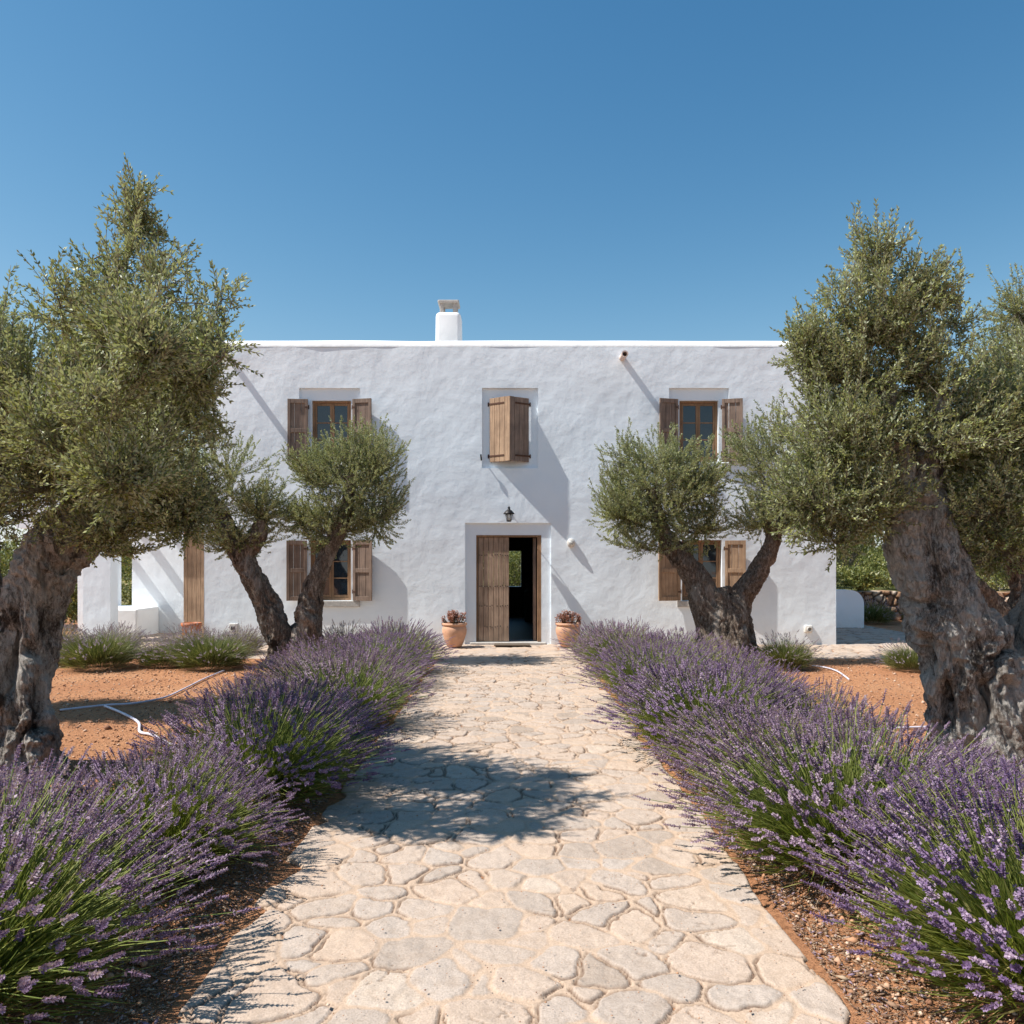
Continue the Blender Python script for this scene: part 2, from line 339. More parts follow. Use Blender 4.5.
def paving(name, x0, x1, dx, yrows, su, sv, seed, z0, edge=None):
    xs = np.arange(x0, x1+dx*.5, dx); XX, YY = np.meshgrid(xs, yrows); X = XX.ravel(); Y = YY.ravel()
    idr, e, cx, cy, _, _ = stonefield(X, Y, su, sv, seed)
    pr = np.stack([X, Y, 0*X], 1)
    gap = .002+.017*fbm(pr*2.2, 2, seed+9)
    m = sstep(e, gap-.004, gap+.004)
    tilt = ((idr*7.13) % 1-.5)*.035*(X-cx)+((idr*13.7) % 1-.5)*.035*(Y-cy)
    flush = sstep(fbm(pr*1.7, 2, seed+31), .40, .60)            # where the mortar is washed out the stones stand proud
    H = m*(.002+.007*flush*((idr*5.31) % 1)+tilt)+(fbm(pr*8, 4, seed+11)-.5)*.018+(fbm(pr*34, 2, seed+13)-.5)*.005
    crack = (1-sstep(np.abs(e-gap), .0015, .006+.0006*Y))*sstep(fbm(pr*np.array([3.5, 4.5, 1]), 2, seed+21), .46, .56)
    q_ = np.abs(fbm(pr*np.array([5, 9, 1])+9, 3, seed+41)-.5)                          # short cracks in the worn surface
    crack = np.maximum(crack, (1-sstep(q_, .002, .007))*sstep(fbm(pr*4.3, 2, seed+51), .56, .64)*.8)
    H = H-crack*.014
    m = m*(.55+.45*((idr*3.7) % 1))
    lim = np.zeros_like(m)
    if edge:
        el = 1.25+.05*(fbm(np.stack([np.sign(X)*9, Y*1.3, 0*X], 1), 3, 77)-.5)*2
        lim = ((np.abs(cx) > 1.32) | (np.abs(X) > el+.012)).astype(float)
        H = H-.035*sstep(np.abs(X), el-.012, el+.012); H = np.where(lim > 0, -.05, H)
    if not edge: H = np.where((Y < yrows[0]+.03) | (X > x1-.05), -.05, H)
    nx = len(xs); ny = len(yrows)
    F = (np.arange(ny-1)[:, None]*nx+np.arange(nx-1)[None]).ravel(); F = np.stack([F, F+1, F+nx+1, F+nx], 1)
    if edge: F = F[(lim[F].sum(1) < 4)]
    Vt = np.stack([X, Y, z0+H], 1); col = np.stack([idr, m, crack, np.ones_like(m)], 1)
    o = link(name, npmesh(name, Vt, F, cols=col), M['paving'], smooth=True); tag(o, kind='structure'); return o
rows = [1.2]
while rows[-1] < 14.1: rows.append(rows[-1]+max(.007, .0026*rows[-1]))
paving('path', -1.45, 1.45, .0085, np.array(rows), .255, .20, 3, .014, True)
paving('pavement', -10.0, 9.2, .035, np.arange(13.75, 21.0, .035), .30, .26, 8, .008)

# ------------------------------------------------------------------ the farmhouse
D = 16.0                                           # distance of the facade
def px(a): return (a-512)*D/FPX
def pz(b): return EYE+(HY-b)*D/FPX
def cuts(lo, hi, req, step):
    r = sorted(set([lo, hi]+[q for q in req if lo < q < hi])); out = []
    for a, b_ in zip(r[:-1], r[1:]):
        k = max(1, int(math.ceil((b_-a)/step))); out += [a+(b_-a)*i/k for i in range(k)]
    return out+[hi]
def holed_wall(mb, lo, hi, z0, z1, y, openings, depth, amp=0., step=.06, tosolid=None, seed=1, axis='x'):
    """a sheet with openings whose edges are turned back by depth (or openings' own depth)"""
    cx = cuts(lo, hi, [q for o in openings for q in (o[0], o[1])], step); cz = cuts(z0, z1, [q for o in openings for q in (o[2], o[3])], step)
    XX, ZZ = np.meshgrid(cx, cz); P_ = np.stack([XX.ravel(), np.full(XX.size, y), ZZ.ravel()], 1)
    off = (fbm(P_*np.array([1.1, 1, 1.1]), 3, seed)-.5)*amp*2 if amp else np.zeros(len(P_))
    P_[:, 1] += off; nx = len(cx); faces = []; cells = {}
    for j in range(len(cz)-1):
        for i in range(nx-1):
            mx, mz = (cx[i]+cx[i+1])/2, (cz[j]+cz[j+1])/2
            o = next((q for q in openings if q[0] < mx < q[1] and q[2] < mz < q[3]), None)
            cells[i, j] = o
            if o is None: faces.append((j*nx+i, j*nx+i+1, (j+1)*nx+i+1, (j+1)*nx+i))
    verts = [tuple(p) for p in P_]; back = {}
    def bk(i, d):
        if (i, d) not in back: back[i, d] = len(verts); verts.append((verts[i][0], y+d, verts[i][2]))
        return back[i, d]
    for (i, j), o in cells.items():
        if o is None: continue
        d = o[4] if len(o) > 4 else depth
        for (di, dj, a, b_) in ((-1, 0, j*nx+i, (j+1)*nx+i), (1, 0, (j+1)*nx+i+1, j*nx+i+1), (0, -1, j*nx+i+1, j*nx+i), (0, 1, (j+1)*nx+i, (j+1)*nx+i+1)):
            if cells.get((i+di, j+dj), 0) is None: faces.append((a, b_, bk(b_, d), bk(a, d)))
    mb.add(verts, faces)
HX0, HX1, HT = px(204), px(836), pz(339)
house = empty('farmhouse', (0, D, 0), 'whitewashed two-storey flat-roofed farmhouse with weathered brown shutters', 'house')
INV = Matrix.Translation((0, -D, 0))
def hb(mb, name, m, parent=None, smooth=False):
    o = mb.build(name, m, None, smooth)
    o.parent = parent or house
    o.matrix_parent_inverse = INV if parent is None else Matrix.Identity(4)
    if parent is not None: o.matrix_parent_inverse = (INV if False else Matrix.Identity(4))
    return o
# geometry of the children is written in world coordinates, so move them once
def fixh(o):
    return o
# openings: recess (x0,x1,z0,z1,depth) and inner window hole
RD = .055
wins = []                                          # (recess, hole, kind)
for a0, a1, b0, b1 in ((299, 360, 388, 466), (482, 538, 388, 468), (669, 729, 388, 466)):
    wins.append([px(a0), px(a1), pz(b1), pz(b0), RD])
lows = [[px(309.5), px(351), pz(600.5), pz(540), .20], [px(682), px(722), pz(600.5), pz(540), .20]]
doorrec = [px(465), px(551), .012, pz(523), .05]
mb = MB()
holed_wall(mb, HX0, HX1, -.1, HT-.16, D, wins+lows+[doorrec], .2, amp=.018, seed=4)
# rounded corner + coping + sides
def coping(mb, x0, x1, y0, y1, zt, r, seed):
    """low rounded top running round a rectangle"""
    prof = []
    for k in range(7):
        a = math.pi*k/12; prof.append((-(r*math.cos(a)-r), r*math.sin(a)))   # inwards, up
    prof += [(r+.25, r), (r+.30, r-.05), (r+.30, r-.45)]
    n = int((x1-x0)/.15)
    loop = [(x0+(x1-x0)*i/n, y0, 0, 1) for i in range(n+1)]+[(x1, y0+(y1-y0)*i/30, -1, 0) for i in range(1, 31)]
    loop += [(x1-(x1-x0)*i/n, y1, 0, -1) for i in range(1, n+1)]+[(x0, y1-(y1-y0)*i/30, 1, 0) for i in range(1, 30)]
    vs = []
    for x, y, ix, iy in loop:
        cx = 1 if abs(x-x0) < 1e-6 else (-1 if abs(x-x1) < 1e-6 else 0); cy = 1 if abs(y-y0) < 1e-6 else (-1 if abs(y-y1) < 1e-6 else 0)
        wob = float(fbm(np.array([[x*.6, y*.6, seed]]), 2, seed)[0]-.5)*.035
        for a, h in prof: vs.append((x+cx*a, y+cy*a, zt-r+h+(wob if h > 0 else 0)))
    L = len(loop); q = len(prof)
    mb.add(vs, [(i*q+k, ((i+1) % L)*q+k, ((i+1) % L)*q+k+1, i*q+k+1) for i in range(L) for k in range(q-1)])
HB = D+8.0
# rear wall with window hole, side walls, each a real thickness
rearwin = [-1.0, .27, .9, 1.97]
def slab(mb, x0, x1, y0, y1, z0, z1): mb.box((x0, y0, z0), (x1, y1, z1))
slab(mb, HX0, HX0+.45, D+.22, HB, -.1, HT-.16); slab(mb, HX1-.45, HX1, D+.22, HB, -.1, HT-.16)
mb.add([(HX0, D, -.1), (HX0, D+.22, -.1), (HX0, D+.22, HT-.16), (HX0, D, HT-.16)], [(0, 1, 2, 3)])
mb.add([(HX1, D, -.1), (HX1, D+.22, -.1), (HX1, D+.22, HT-.16), (HX1, D, HT-.16)], [(3, 2, 1, 0)])
slab(mb, HX0, rearwin[0], HB, HB+.4, -.1, HT-.16); slab(mb, rearwin[1], HX1, HB, HB+.4, -.1, HT-.16)
slab(mb, rearwin[0], rearwin[1], HB, HB+.4, -.1, rearwin[2]); slab(mb, rearwin[0], rearwin[1], HB, HB+.4, rearwin[3], HT-.16)
wall = hb(mb, 'wall', M['plaster'], smooth=False)
cm = MB(); coping(cm, HX0, HX1, D-.004, HB+.4, HT, .155, 5); hb(cm, 'parapet', M['plaster_clean'], smooth=True)
rf = MB(); rf.box((HX0+.2, D+.3, HT-.75), (HX1-.2, HB+.1, HT-.55)); roof = hb(rf, 'roof', M['roof'])
# recessed plaster panels
def panel(rec, hole, d2, name='window_surround'):
    b_ = MB(); y = D+rec[4]
    holed_wall(b_, rec[0]-.03, rec[1]+.03, rec[2]-.03, rec[3]+.03, y, [[*hole, d2]], d2, amp=.0, step=.12)
    return hb(b_, name, M['plaster'])
def shutter(x0, w_, z0, z1, hinge, ang, m, cross=3, strap=False, y=D-.035, bev=True, hv=False):
    """one leaf; hinge at x0, turned by ang about z, local x runs away from the hinge"""
    T = Matrix.Translation((x0, y, z0)) @ Matrix.Rotation(ang, 4, 'Z')
    s = 1 if hinge > 0 else -1; H = z1-z0; b_ = MB(); k = 4 if strap else 3; pw = w_/k
    for i in range(k):
        a, c_ = sorted((s*(i*pw+.003), s*((i+1)*pw-.003)))
        b_.box((a, 0, random.uniform(0, .006)), (c_, .022+random.uniform(-.002, .002), H-random.uniform(0, .006)), T, .003)
    if not strap:
        st = .055
        for a, c_ in ((0, st), (w_-st, w_)):
            a, c_ = sorted((s*a, s*c_)); b_.box((a, -.022, 0), (c_, -.001, H), T, .004)
        for zc in (.0, H*.5-.04, H-.085):
            a, c_ = sorted((s*(st+.001), s*(w_-st-.001))); b_.box((a, -.020, zc), (c_, -.001, zc+.085), T, .004)
    o = hb(b_, 'shutter', m)
    if strap:
        for zc in (.10, H-.14):
            q = MB(); a, c_ = sorted((s*-.02, s*w_*.72)); q.box((a, -.009, zc), (c_, -.001, zc+.035), T, .003)
            q.tube([T @ Vector((s*-.025, -.005, zc-.02)), T @ Vector((s*-.025, -.005, zc+.055))], .014, 8)
            c2 = q.build('hinge_strap', M['rust']); c2.parent = o
    else:
        for zc in (.14, H-.2):
            q = MB(); q.tube([T @ Vector((s*-.012, .005, zc)), T @ Vector((s*-.012, .005, zc+.08))], .012, 8)
            q.box((min(0, s*.06), -.026, zc+.02), (max(0, s*.06), -.0225, zc+.05), T)
            c2 = q.build('hinge', M['rust']); c2.parent = o
    return o
def casement(hole, y, rowsn=3, sill=True, dark=True):
    x0, x1, z0, z1 = hole; e = .045; f = MB()
    f.box((x0+.002, y, z0+.002), (x0+e, y+.07, z1-.002), bev=.004); f.box((x1-e, y, z0+.002), (x1-.002, y+.07, z1-.002), bev=.004)
    f.box((x0+e, y+.001, z1-e), (x1-e, y+.069, z1-.002), bev=.004); f.box((x0+e, y+.001, z0+.002), (x1-e, y+.069, z0+e), bev=.004)
    mid = (x0+x1)/2; i0, i1 = x0+e+.004, x1-e-.004; w2 = .042; zz0, zz1 = z0+e+.004, z1-e-.004
    for a, c_ in ((i0, mid-.002), (mid+.002, i1)):
        f.box((a, y+.012, zz0), (a+w2, y+.055, zz1), bev=.004); f.box((c_-w2, y+.012, zz0), (c_, y+.055, zz1), bev=.004)
        f.box((a+w2, y+.014, zz0), (c_-w2, y+.053, zz0+.06), bev=.004); f.box((a+w2, y+.014, zz1-w2), (c_-w2, y+.053, zz1), bev=.004)
        for r_ in range(1, rowsn):
            zc = zz0+.06+(zz1-w2-zz0-.06)*r_/rowsn; f.box((a+w2, y+.018, zc-.011), (c_-w2, y+.045, zc+.011), bev=.003)
    o = hb(f, 'window', M['frame'])
    for a, c_ in ((i0, mid-.002), (mid+.002, i1)):
        g_ = MB(); g_.box((a+w2-.003, y+.030, zz0+.058), (c_-w2+.003, y+.036, zz1-w2+.003)); q = g_.build('pane', M['glass']); q.parent = o
    return o
WH = (pz(461.5), pz(400))
holes = [[px(311), px(350.5), WH[0], WH[1]], [px(494), px(526), WH[0]+.02, WH[1]], [px(680), px(719), WH[0], WH[1]]]
for r_, h_ in zip(wins, holes): panel(r_, h_, .16)
casement(holes[0], D+.12); casement(holes[2], D+.12); casement([holes[1][0], holes[1][1], holes[1][2], holes[1][3]], D+.14)
for h_ in lows: casement(h_[:4], D+.09)
SW = .40
for h_, c_ in ((holes[0], 0), (holes[2], 1)):
    shutter(h_[0]-.05, SW, WH[0]-.02, WH[1]+.01, -1, R(5 if c_ == 0 else 16), M['shutter'])
    shutter(h_[1]+.05, SW, WH[0]-.02, WH[1]+.01, 1, R(-13), M['shutter'])
for h_, c_ in ((lows[0], 0), (lows[1], 1)):
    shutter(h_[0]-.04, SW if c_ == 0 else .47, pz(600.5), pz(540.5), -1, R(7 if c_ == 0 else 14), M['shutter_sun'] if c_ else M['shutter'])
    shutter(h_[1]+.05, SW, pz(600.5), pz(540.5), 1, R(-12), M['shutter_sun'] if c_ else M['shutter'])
tag(shutter(px(489.5), .49, pz(462), pz(398), 1, R(-34), M['shutter_sun'], strap=True, y=D+.03), 'left shutter leaf in honey wood, painted as sunlit')  # sunlight put into the colour: lighter wood than the facing leaf
tag(shutter(px(529), .47, pz(462), pz(398), -1, R(34), M['shutter'], strap=True, y=D+.03), 'right shutter leaf in brown wood, painted as shaded')  # darker wood stands for the side turned from the sun
# sills
for x0, x1, z1 in ((lows[0][0]-.1, lows[0][1]+.18, lows[0][2]), (lows[1][0]-.1, lows[1][1]+.1, lows[1][2])):
    b_ = MB(); b_.box((x0, D-.05, z1-.13), (x1, D+.085, z1-.004), bev=.012); hb(b_, 'window_sill', M['sill'])
for x0, x1 in ((px(300), px(360)), (px(672), px(728))):
    b_ = MB(); b_.box((x0, D-.03, WH[0]-.15), (x1, D+.10, WH[0]-.03), bev=.012); hb(b_, 'window_sill', M['plaster_clean'])
b_ = MB(); b_.tube([(px(481), D+.01, pz(457)), (px(481), D-.09, pz(457))], .012, 8); b_.tube([(px(481), D-.09, pz(455)), (px(481.5), D-.09, pz(461))], .016, 8)
hb(b_, 'shutter_catch', M['iron'])
# doorway
dh = [px(477), px(540.5), .012, pz(536)]
b_ = MB(); y = D+.05
holed_wall(b_, doorrec[0]-.03, doorrec[1]+.03, 0, doorrec[3]+.03, y, [[px(476), px(541.5), -.01, pz(535), .38]], .38, amp=.0, step=.12)
hb(b_, 'door_surround', M['plaster'])
b_ = MB(); yj = y+.02
b_.box((px(476)+.003, yj, .06), (px(477.5), yj+.14, pz(537)), bev=.004); b_.box((px(537.5), yj, .06), (px(541.5)-.003, yj+.14, pz(537)), bev=.006)
b_.box((px(476)+.003, yj+.001, pz(537)), (px(541.5)-.003, yj+.139, pz(535)-.003), bev=.004); hb(b_, 'door_frame', M['frame'])
b_ = MB(); b_.box((px(470), D-.09, -.02), (px(546), D+.6, .055), bev=.012); hb(b_, 'doorstep', M['sill'])
b_ = MB(); xx = px(478); wd = (px(509)-px(478))/6
for i in range(6): b_.box((xx+i*wd+.003, yj+.02+random.uniform(0, .004), .07), (xx+(i+1)*wd-.003, yj+.07, pz(537.3)), bev=.004)
door = hb(b_, 'door', M['door'])
for r_ in range(4):
    zc = pz(537)-(.36, .98, 1.38, 1.80)[r_]*pz(537)/2.16
    for i in range(6):
        for k in range(2):
            if random.random() < .85:
                b_ = MB(); x = xx+(i+.3+.4*k)*wd; b_.lathe([(.001, -.004), (.011, -.002), (.008, .006), (.001, .009)], n=6, M4=Matrix.Translation((x, yj+.019, zc+random.uniform(-.012, .012))) @ Matrix.Rotation(R(90), 4, 'X')); q = b_.build('door_stud', M['iron']); q.parent = door
# second leaf swung inwards
b_ = MB(); b_.box((px(533.5), yj+.16, .07), (px(536.5), yj+.72, pz(537.5)), bev=.005); hb(b_, 'open_door_leaf', M['shutter'])
# interior hall
b_ = MB()
b_.box((-2.2, D+.45, -.02), (2.2, HB, .02)); hb(b_, 'hall_floor', M['floor_in'])
b_ = MB(); b_.box((-2.3, D+.45, .02), (-2.2, HB, 3.0)); b_.box((2.2, D+.45, .02), (2.3, HB, 3.0)); b_.box((-2.3, D+.45, 3.0), (2.3, HB, 3.1))  # hall shell; its side partitions are added to keep the inside dark
b_.box((-2.2, HB-.12, .02), (rearwin[0], HB-.02, 3)); b_.box((rearwin[1], HB-.12, .02), (2.2, HB-.02, 3)); b_.box((rearwin[0], HB-.12, rearwin[3]), (rearwin[1], HB-.02, 3)); b_.box((rearwin[0], HB-.12, .02), (rearwin[1], HB-.02, rearwin[2]))
b_.box((-2.2, D+.44, 2.35), (2.2, D+.5, 3.0)); b_.box((-2.2, D+.44, .02), (px(470), D+.5, 2.35)); b_.box((px(546), D+.44, .02), (2.2, D+.5, 2.35))
hb(b_, 'hall_shade_box', M['dark'])
b_ = MB(); b_.box((.35, HB-2.2, .02), (1.6, HB-1.7, .85), bev=.01); b_.lathe([(.07, 0), (.12, .08), (.13, .2), (.05, .3), (.07, .34)], (.5, HB-1.95, .85), 16)
hb(b_, 'hall_cabinet', M['dark'])
# spouts
for x, z in ((px(229), pz(357)), (px(622), pz(358)), (px(808), pz(360))):
    b_ = MB(); ro = .062; ri = .045; L = .42
    n = 14; T = Matrix.Translation((x, D+.05, z)) @ Matrix.Rotation(R(93), 4, 'X')
    b_.lathe([(ri, .05), (ro, .05), (ro, L*1.0), (ro*1.1, L+.01), (ro*1.1, L+.05), (ri, L+.05), (ri, .06)], n=n, M4=T)
    hb(b_, 'rain_spout', M['spout'], smooth=False)
# chimney
cy = D+1.6; sc = (D+1.6)/FPX
def cxp(a): return (a-512)*(cy)/FPX
def czp(b): return EYE+(HY-b)*cy/FPX
import bmesh
bm = bmesh.new(); bmesh.ops.create_cube(bm, size=1)
x0, x1 = cxp(434.5), cxp(461.5); hw = (x1-x0)/2
for q in bm.verts:
    t = q.co.z > 0; q.co = ((x0+x1)/2+q.co.x*2*hw*(.93 if t else 1), cy+.3+q.co.y*2*hw*(.93 if t else 1), czp(311) if t else HT-.6)
bmesh.ops.bevel(bm, geom=[e for e in bm.edges if max(e.verts[0].co.z, e.verts[1].co.z) > 3], offset=.09, segments=5, affect='EDGES', profile=.5)
me = bpy.data.meshes.new('chimney'); bm.to_mesh(me); bm.free()
chim = link('chimney', me, M['plaster_clean'], None, True); chim.parent = house; chim.matrix_parent_inverse = INV
b_ = MB(); xm = (x0+x1)/2; ym = cy+.3; zc = czp(311)-.03
for sx in (-1, 1):
    for sy in (-1, 1):
        b_.box((xm+sx*.145-.045, ym+sy*.145-.045, zc), (xm+sx*.145+.045, ym+sy*.145+.045, zc+.24), bev=.012)
b_.box((xm-.235, ym-.235, zc+.235), (xm+.235, ym+.235, zc+.305), bev=.02)
q = b_.build('chimney_cap', M['sill']); q.parent = chim

# porch on the left
porch = empty('side_porch', (px(140), D+1, 0), 'low white open porch with pillar and window gap left of the farmhouse', 'porch')
def pb(mb, name, m, smooth=False):
    o = mb.build(name, m, porch, smooth); o.matrix_parent_inverse = Matrix.Translation(porch.location).inverted(); return o
x0, x1 = px(75), px(103); PT = 2.95
xb = -10.1; b_ = MB(); holed_wall(b_, xb, HX0, 2.35, PT, D+.3, [], .1, amp=.01); b_.box((xb, D+.31, 2.35), (HX0, D+.70, PT)); pb(b_, 'lintel', M['plaster'])
for x_ in (-9.6, -8.9, -8.2, -7.5, -6.8): b_ = MB(); b_.box((x_, D+.70, 2.55), (x_+.12, D+2.60, 2.75), bev=.01); pb(b_, 'added_streak_beam', M['shutter'])  # unseen beams, added to cast streaks of shade on the porch wall
b_ = MB(); holed_wall(b_, x0, x1, -.1, 2.35, D+.3, [], .1, amp=.008); b_.box((x0+.002, D+.31, -.1), (x1-.002, D+.62, 2.35)); pb(b_, 'pillar', M['plaster'])
yb = D+2.6; s2 = yb/FPX
def bx_(a): return (a-512)*s2
def bz_(b): return EYE+(HY-b)*s2
b_ = MB(); holed_wall(b_, xb, HX0+.0, -.1, PT-.05, yb, [[bx_(115), bx_(132), bz_(606), bz_(541)]], .3, amp=.008)
pb(b_, 'wall', M['plaster'])
b_ = MB(); b_.box((bx_(110), yb-1.1, -.1), (bx_(110)+1.15, yb-.003, bz_(606)), bev=.04); pb(b_, 'low_wall', M['plaster_clean'])
b_ = MB()
xd = px(183.5)*(D+.45)/D
for i in range(5): b_.box((xd+i*.088, D+.45, .05), (xd+i*.088+.083, D+.49, 2.3), bev=.004)
dr = pb(b_, 'door', M['shutter_sun'])
b_ = MB(); b_.box((px(199), D+.40, pz(575)), (px(201), D+.448, pz(568)), bev=.003); q = b_.build('handle', M['rust'], dr)

# wall lamps, sockets
def wl(name, label, cat_, x, z): return empty(name, (x, D, z), label, cat_)
t = wl('wall_lantern', 'small black iron lantern with clear glass above the front door', 'lantern', px(509), pz(513))
b_ = MB(); b_.tube([(0, .03, .0), (0, -.10, .10), (0, -.22, .12), (0, -.28, .075)], .009, 8); b_.lathe([(.001, 0), (.045, .0), (.045, .012), (.001, .012)], n=14, M4=Matrix.Translation((0, .0, 0)) @ Matrix.Rotation(R(90), 4, 'X')); b_.build('bracket', M['iron'], t)
b_ = MB(); b_.lathe([(.11, -.02), (.105, 0), (.055, .055), (.03, .07), (.02, .1), (.028, .115), (.001, .13)], (0, -.28, -.02), 16); b_.build('cap', M['iron'], t, True)
b_ = MB()
for k in range(6):
    a = k*math.pi/3; b_.tube([(.07*math.cos(a), -.28+.07*math.sin(a), -.04), (.045*math.cos(a), -.28+.045*math.sin(a), -.17)], .005, 6)
b_.lathe([(.001, -.19), (.048, -.185), (.048, -.17), (.001, -.165)], (0, -.28, 0), 16); b_.build('cage', M['iron'], t)
b_ = MB(); b_.lathe([(.04, -.165), (.062, -.045), (.001, -.043)], (0, -.28, 0), 12); b_.build('glass', M['lampglass'], t, True)
t = wl('bulkhead_lamp', 'white oval bulkhead lamp on the wall right of the door', 'wall lamp', px(571), pz(543))
T = Matrix.Rotation(R(90), 4, 'X'); b_ = MB(); b_.lathe([(.082, -.02), (.082, .04), (.07, .06), (.001, .065)], n=24, M4=T @ Matrix.Scale(1.12, 4, (0, 1, 0))); b_.build('body', M['socket'], t, True)
b_ = MB(); b_.lathe([(.052, .055), (.048, .08), (.025, .095), (.001, .096)], n=20, M4=T); b_.build('lens', M['lampglass'], t, True)
t = wl('wall_lamp', 'small round white spot low on the wall near its right corner', 'wall lamp', px(808), pz(629))
b_ = MB(); b_.box((-.085, -.05, -.08), (.085, .02, .08), bev=.03); b_.build('body', M['socket'], t, True)
b_ = MB(); b_.lathe([(.045, .045), (.045, .10), (.034, .10), (.034, .06), (.001, .06)], n=18, M4=T); b_.build('spot', M['sill'], t, True)
t = wl('wall_socket', 'small square white outdoor socket low on the wall left of the twin-trunk olive', 'socket', px(234), pz(628))
b_ = MB(); b_.box((-.085, -.045, -.09), (.085, .02, .09), bev=.012); b_.build('box', M['socket'], t)
b_ = MB(); b_.box((-.04, -.052, -.035), (-.006, -.046, .035)); b_.box((.006, -.052, -.035), (.04, -.046, .035)); b_.build('cover', M['iron'], t)
# door mat
b_ = MB(); b_.box((-.35, -.17, 0), (.35, .17, .025), bev=.008); o = b_.build('doormat', M['mat']); o.location = (px(512)*.97, D-.33, .032)
tag(o, 'thin brown doormat on the paving before the open front door', 'doormat')

# pots by the door
def pot_mesh():
    prof = [(.10, 0), (.135, .0), (.15, .02), (.19, .12), (.232, .26), (.240, .33), (.225, .385), (.205, .405), (.232, .41), (.245, .43), (.240, .455), (.215, .46), (.20, .43), (.19, .39)]
    return MB().lathe(prof, n=40)
def succulent(seed):
    rg = np.random.default_rng(seed); n = 1500
    a = rg.uniform(0, 6.283, n); r = .22*np.sqrt(rg.uniform(0, 1, n)); c = rg.integers(0, 36, n)
    ca = rg.uniform(0, 6.283, 36); cr = .235*np.sqrt(rg.uniform(0, 1, 36)); ch = rg.uniform(.56, .68, 36)-cr*.25
    tip = np.stack([cr*np.cos(ca), cr*np.sin(ca), ch], 1)
    hh = rg.uniform(-.13, .03, n); pos = tip[c]+np.stack([rg.normal(0, .006, n), rg.normal(0, .006, n), hh], 1)
    ax = nrm(np.stack([np.cos(a), np.sin(a), rg.uniform(.1, .9, n)], 1)); no = nrm(np.stack([rg.normal(0, .3, n), rg.normal(0, .3, n), np.ones(n)], 1))
    v, f = leaves(pos, ax, no, rg.uniform(.03, .055, n), rg.uniform(.014, .024, n))
    st = ribs(tip*np.array([.6, .6, 0])+np.array([0, 0, .42]), tip, .006, .004)
    V, F, A = cat([(v, f, np.repeat(np.clip(rg.uniform(0, .5, n)+(hh+.13)*3.2, 0, 1), 4)), (st[0], st[1], .1)]); return npmesh('succulent', V, F, A)
for k, (xx_, lab, pl) in enumerate(((454.5, 'round terracotta pot of red succulents left of the front door', 'red-tinged succulent in the pot left of the door'),
                                    (568, 'round terracotta pot of red succulents right of the front door', 'red-tinged succulent in the pot right of the door'))):
    x = (xx_-512)*15.45/FPX; t = empty('plant_pot', (x, 15.45, .03), lab, 'pot', 'terracotta pots flanking the door', rz=k*1.3)
    pot_mesh().build('pot', M['terracotta'], t, True); MB().lathe([(.001, .40), (.2, .405), (.001, .41)], n=24).build('soil', M['soil_pot'], t)
    o = link('succulent_plant', succulent(k+5), M['succulent']); o.location = (x, 15.45, .04); tag(o, pl, 'plant', 'succulents in the door pots')
b_ = MB(); b_.lathe([(.12, 0), (.15, 0), (.17, .2), (.175, .36), (.195, .37), (.195, .43), (.165, .43), (.16, .36), (.001, .36)], n=32)
o = b_.build('clay_jar', M['orange_pot'], None, True); o.location = (px(195), D-.18, .03); tag(o, 'orange clay jar standing against the brown porch door', 'jar')

# low white wall and dry-stone wall on the right
def rounded_wall(name, x0, x1, y0, y1, h, label):
    t = MB(); n = 10; prof = [(x0, -.1), (x1, -.1), (x1, h-.35)]
    prof += [(x1-.35+.35*math.cos(a), h-.35+.35*math.sin(a)) for a in [math.pi/2*k/n for k in range(1, n+1)]]+[(x0, h)]
    k = len(prof); vs = [(a, y0, b) for a, b in prof]+[(a, y1, b) for a, b in prof]
    t.add(vs, [tuple(range(k)), tuple(range(2*k-1, k-1, -1))]+[(i, i+k, (i+1) % k+k, (i+1) % k) for i in range(k)])
    o = t.build(name, M['plaster']); tag(o, label, 'wall')
rounded_wall('garden_wall', HX1-.05, (864-512)*20/FPX, 20, 20.35, .95, 'low white plastered garden wall with rounded end right of the house')
def stonewall(name, x0, x1, y0, h, label, seed):
    xs = np.arange(x0, x1, .03); zs = np.arange(0, h+.03, .03); XX, ZZ = np.meshgrid(xs, zs); X = XX.ravel(); Z = ZZ.ravel()
    idr, e, cx, cy, _, _ = stonefield(X, Z, .26, .15, seed); m = sstep(e, .008, .03)
    dpt = m*(.05+.05*((idr*5.3) % 1))+(fbm(np.stack([X, Z, 0*X], 1)*8, 2, 3)-.5)*.03
    V = np.stack([X, y0-dpt, Z+(Z > h-.02)*(fbm(np.stack([X*4, 0*X, 0*X], 1), 2, 9)-.5)*.12], 1); nx = len(xs); ny = len(zs)
    F = (np.arange(ny-1)[:, None]*nx+np.arange(nx-1)[None]).ravel(); F = np.stack([F, F+1, F+nx+1, F+nx], 1)
    n = len(V); top = np.arange((ny-1)*nx, ny*nx); V2 = V[top].copy(); V2[:, 1] = y0+.45; V3 = V2.copy(); V3[:, 2] = 0
    V = np.concatenate([V, V2, V3]); a = np.arange(nx-1)
    F = np.concatenate([F, np.stack([top[0]+a, top[0]+a+1, n+a+1, n+a], 1), np.stack([n+a, n+a+1, n+nx+a+1, n+nx+a], 1)])
    col = np.stack([idr, m, m, m*0+1], 1); col = np.concatenate([col, col[top], col[top]])
    o = link(name, npmesh(name, V, F, cols=col), M['drystone']); tag(o, label, 'stone wall')
stonewall('stone_wall', 8.6, 30, 22.5, .80, 'low dry-stone retaining wall of rust-coloured stones behind the garden at right', 14)
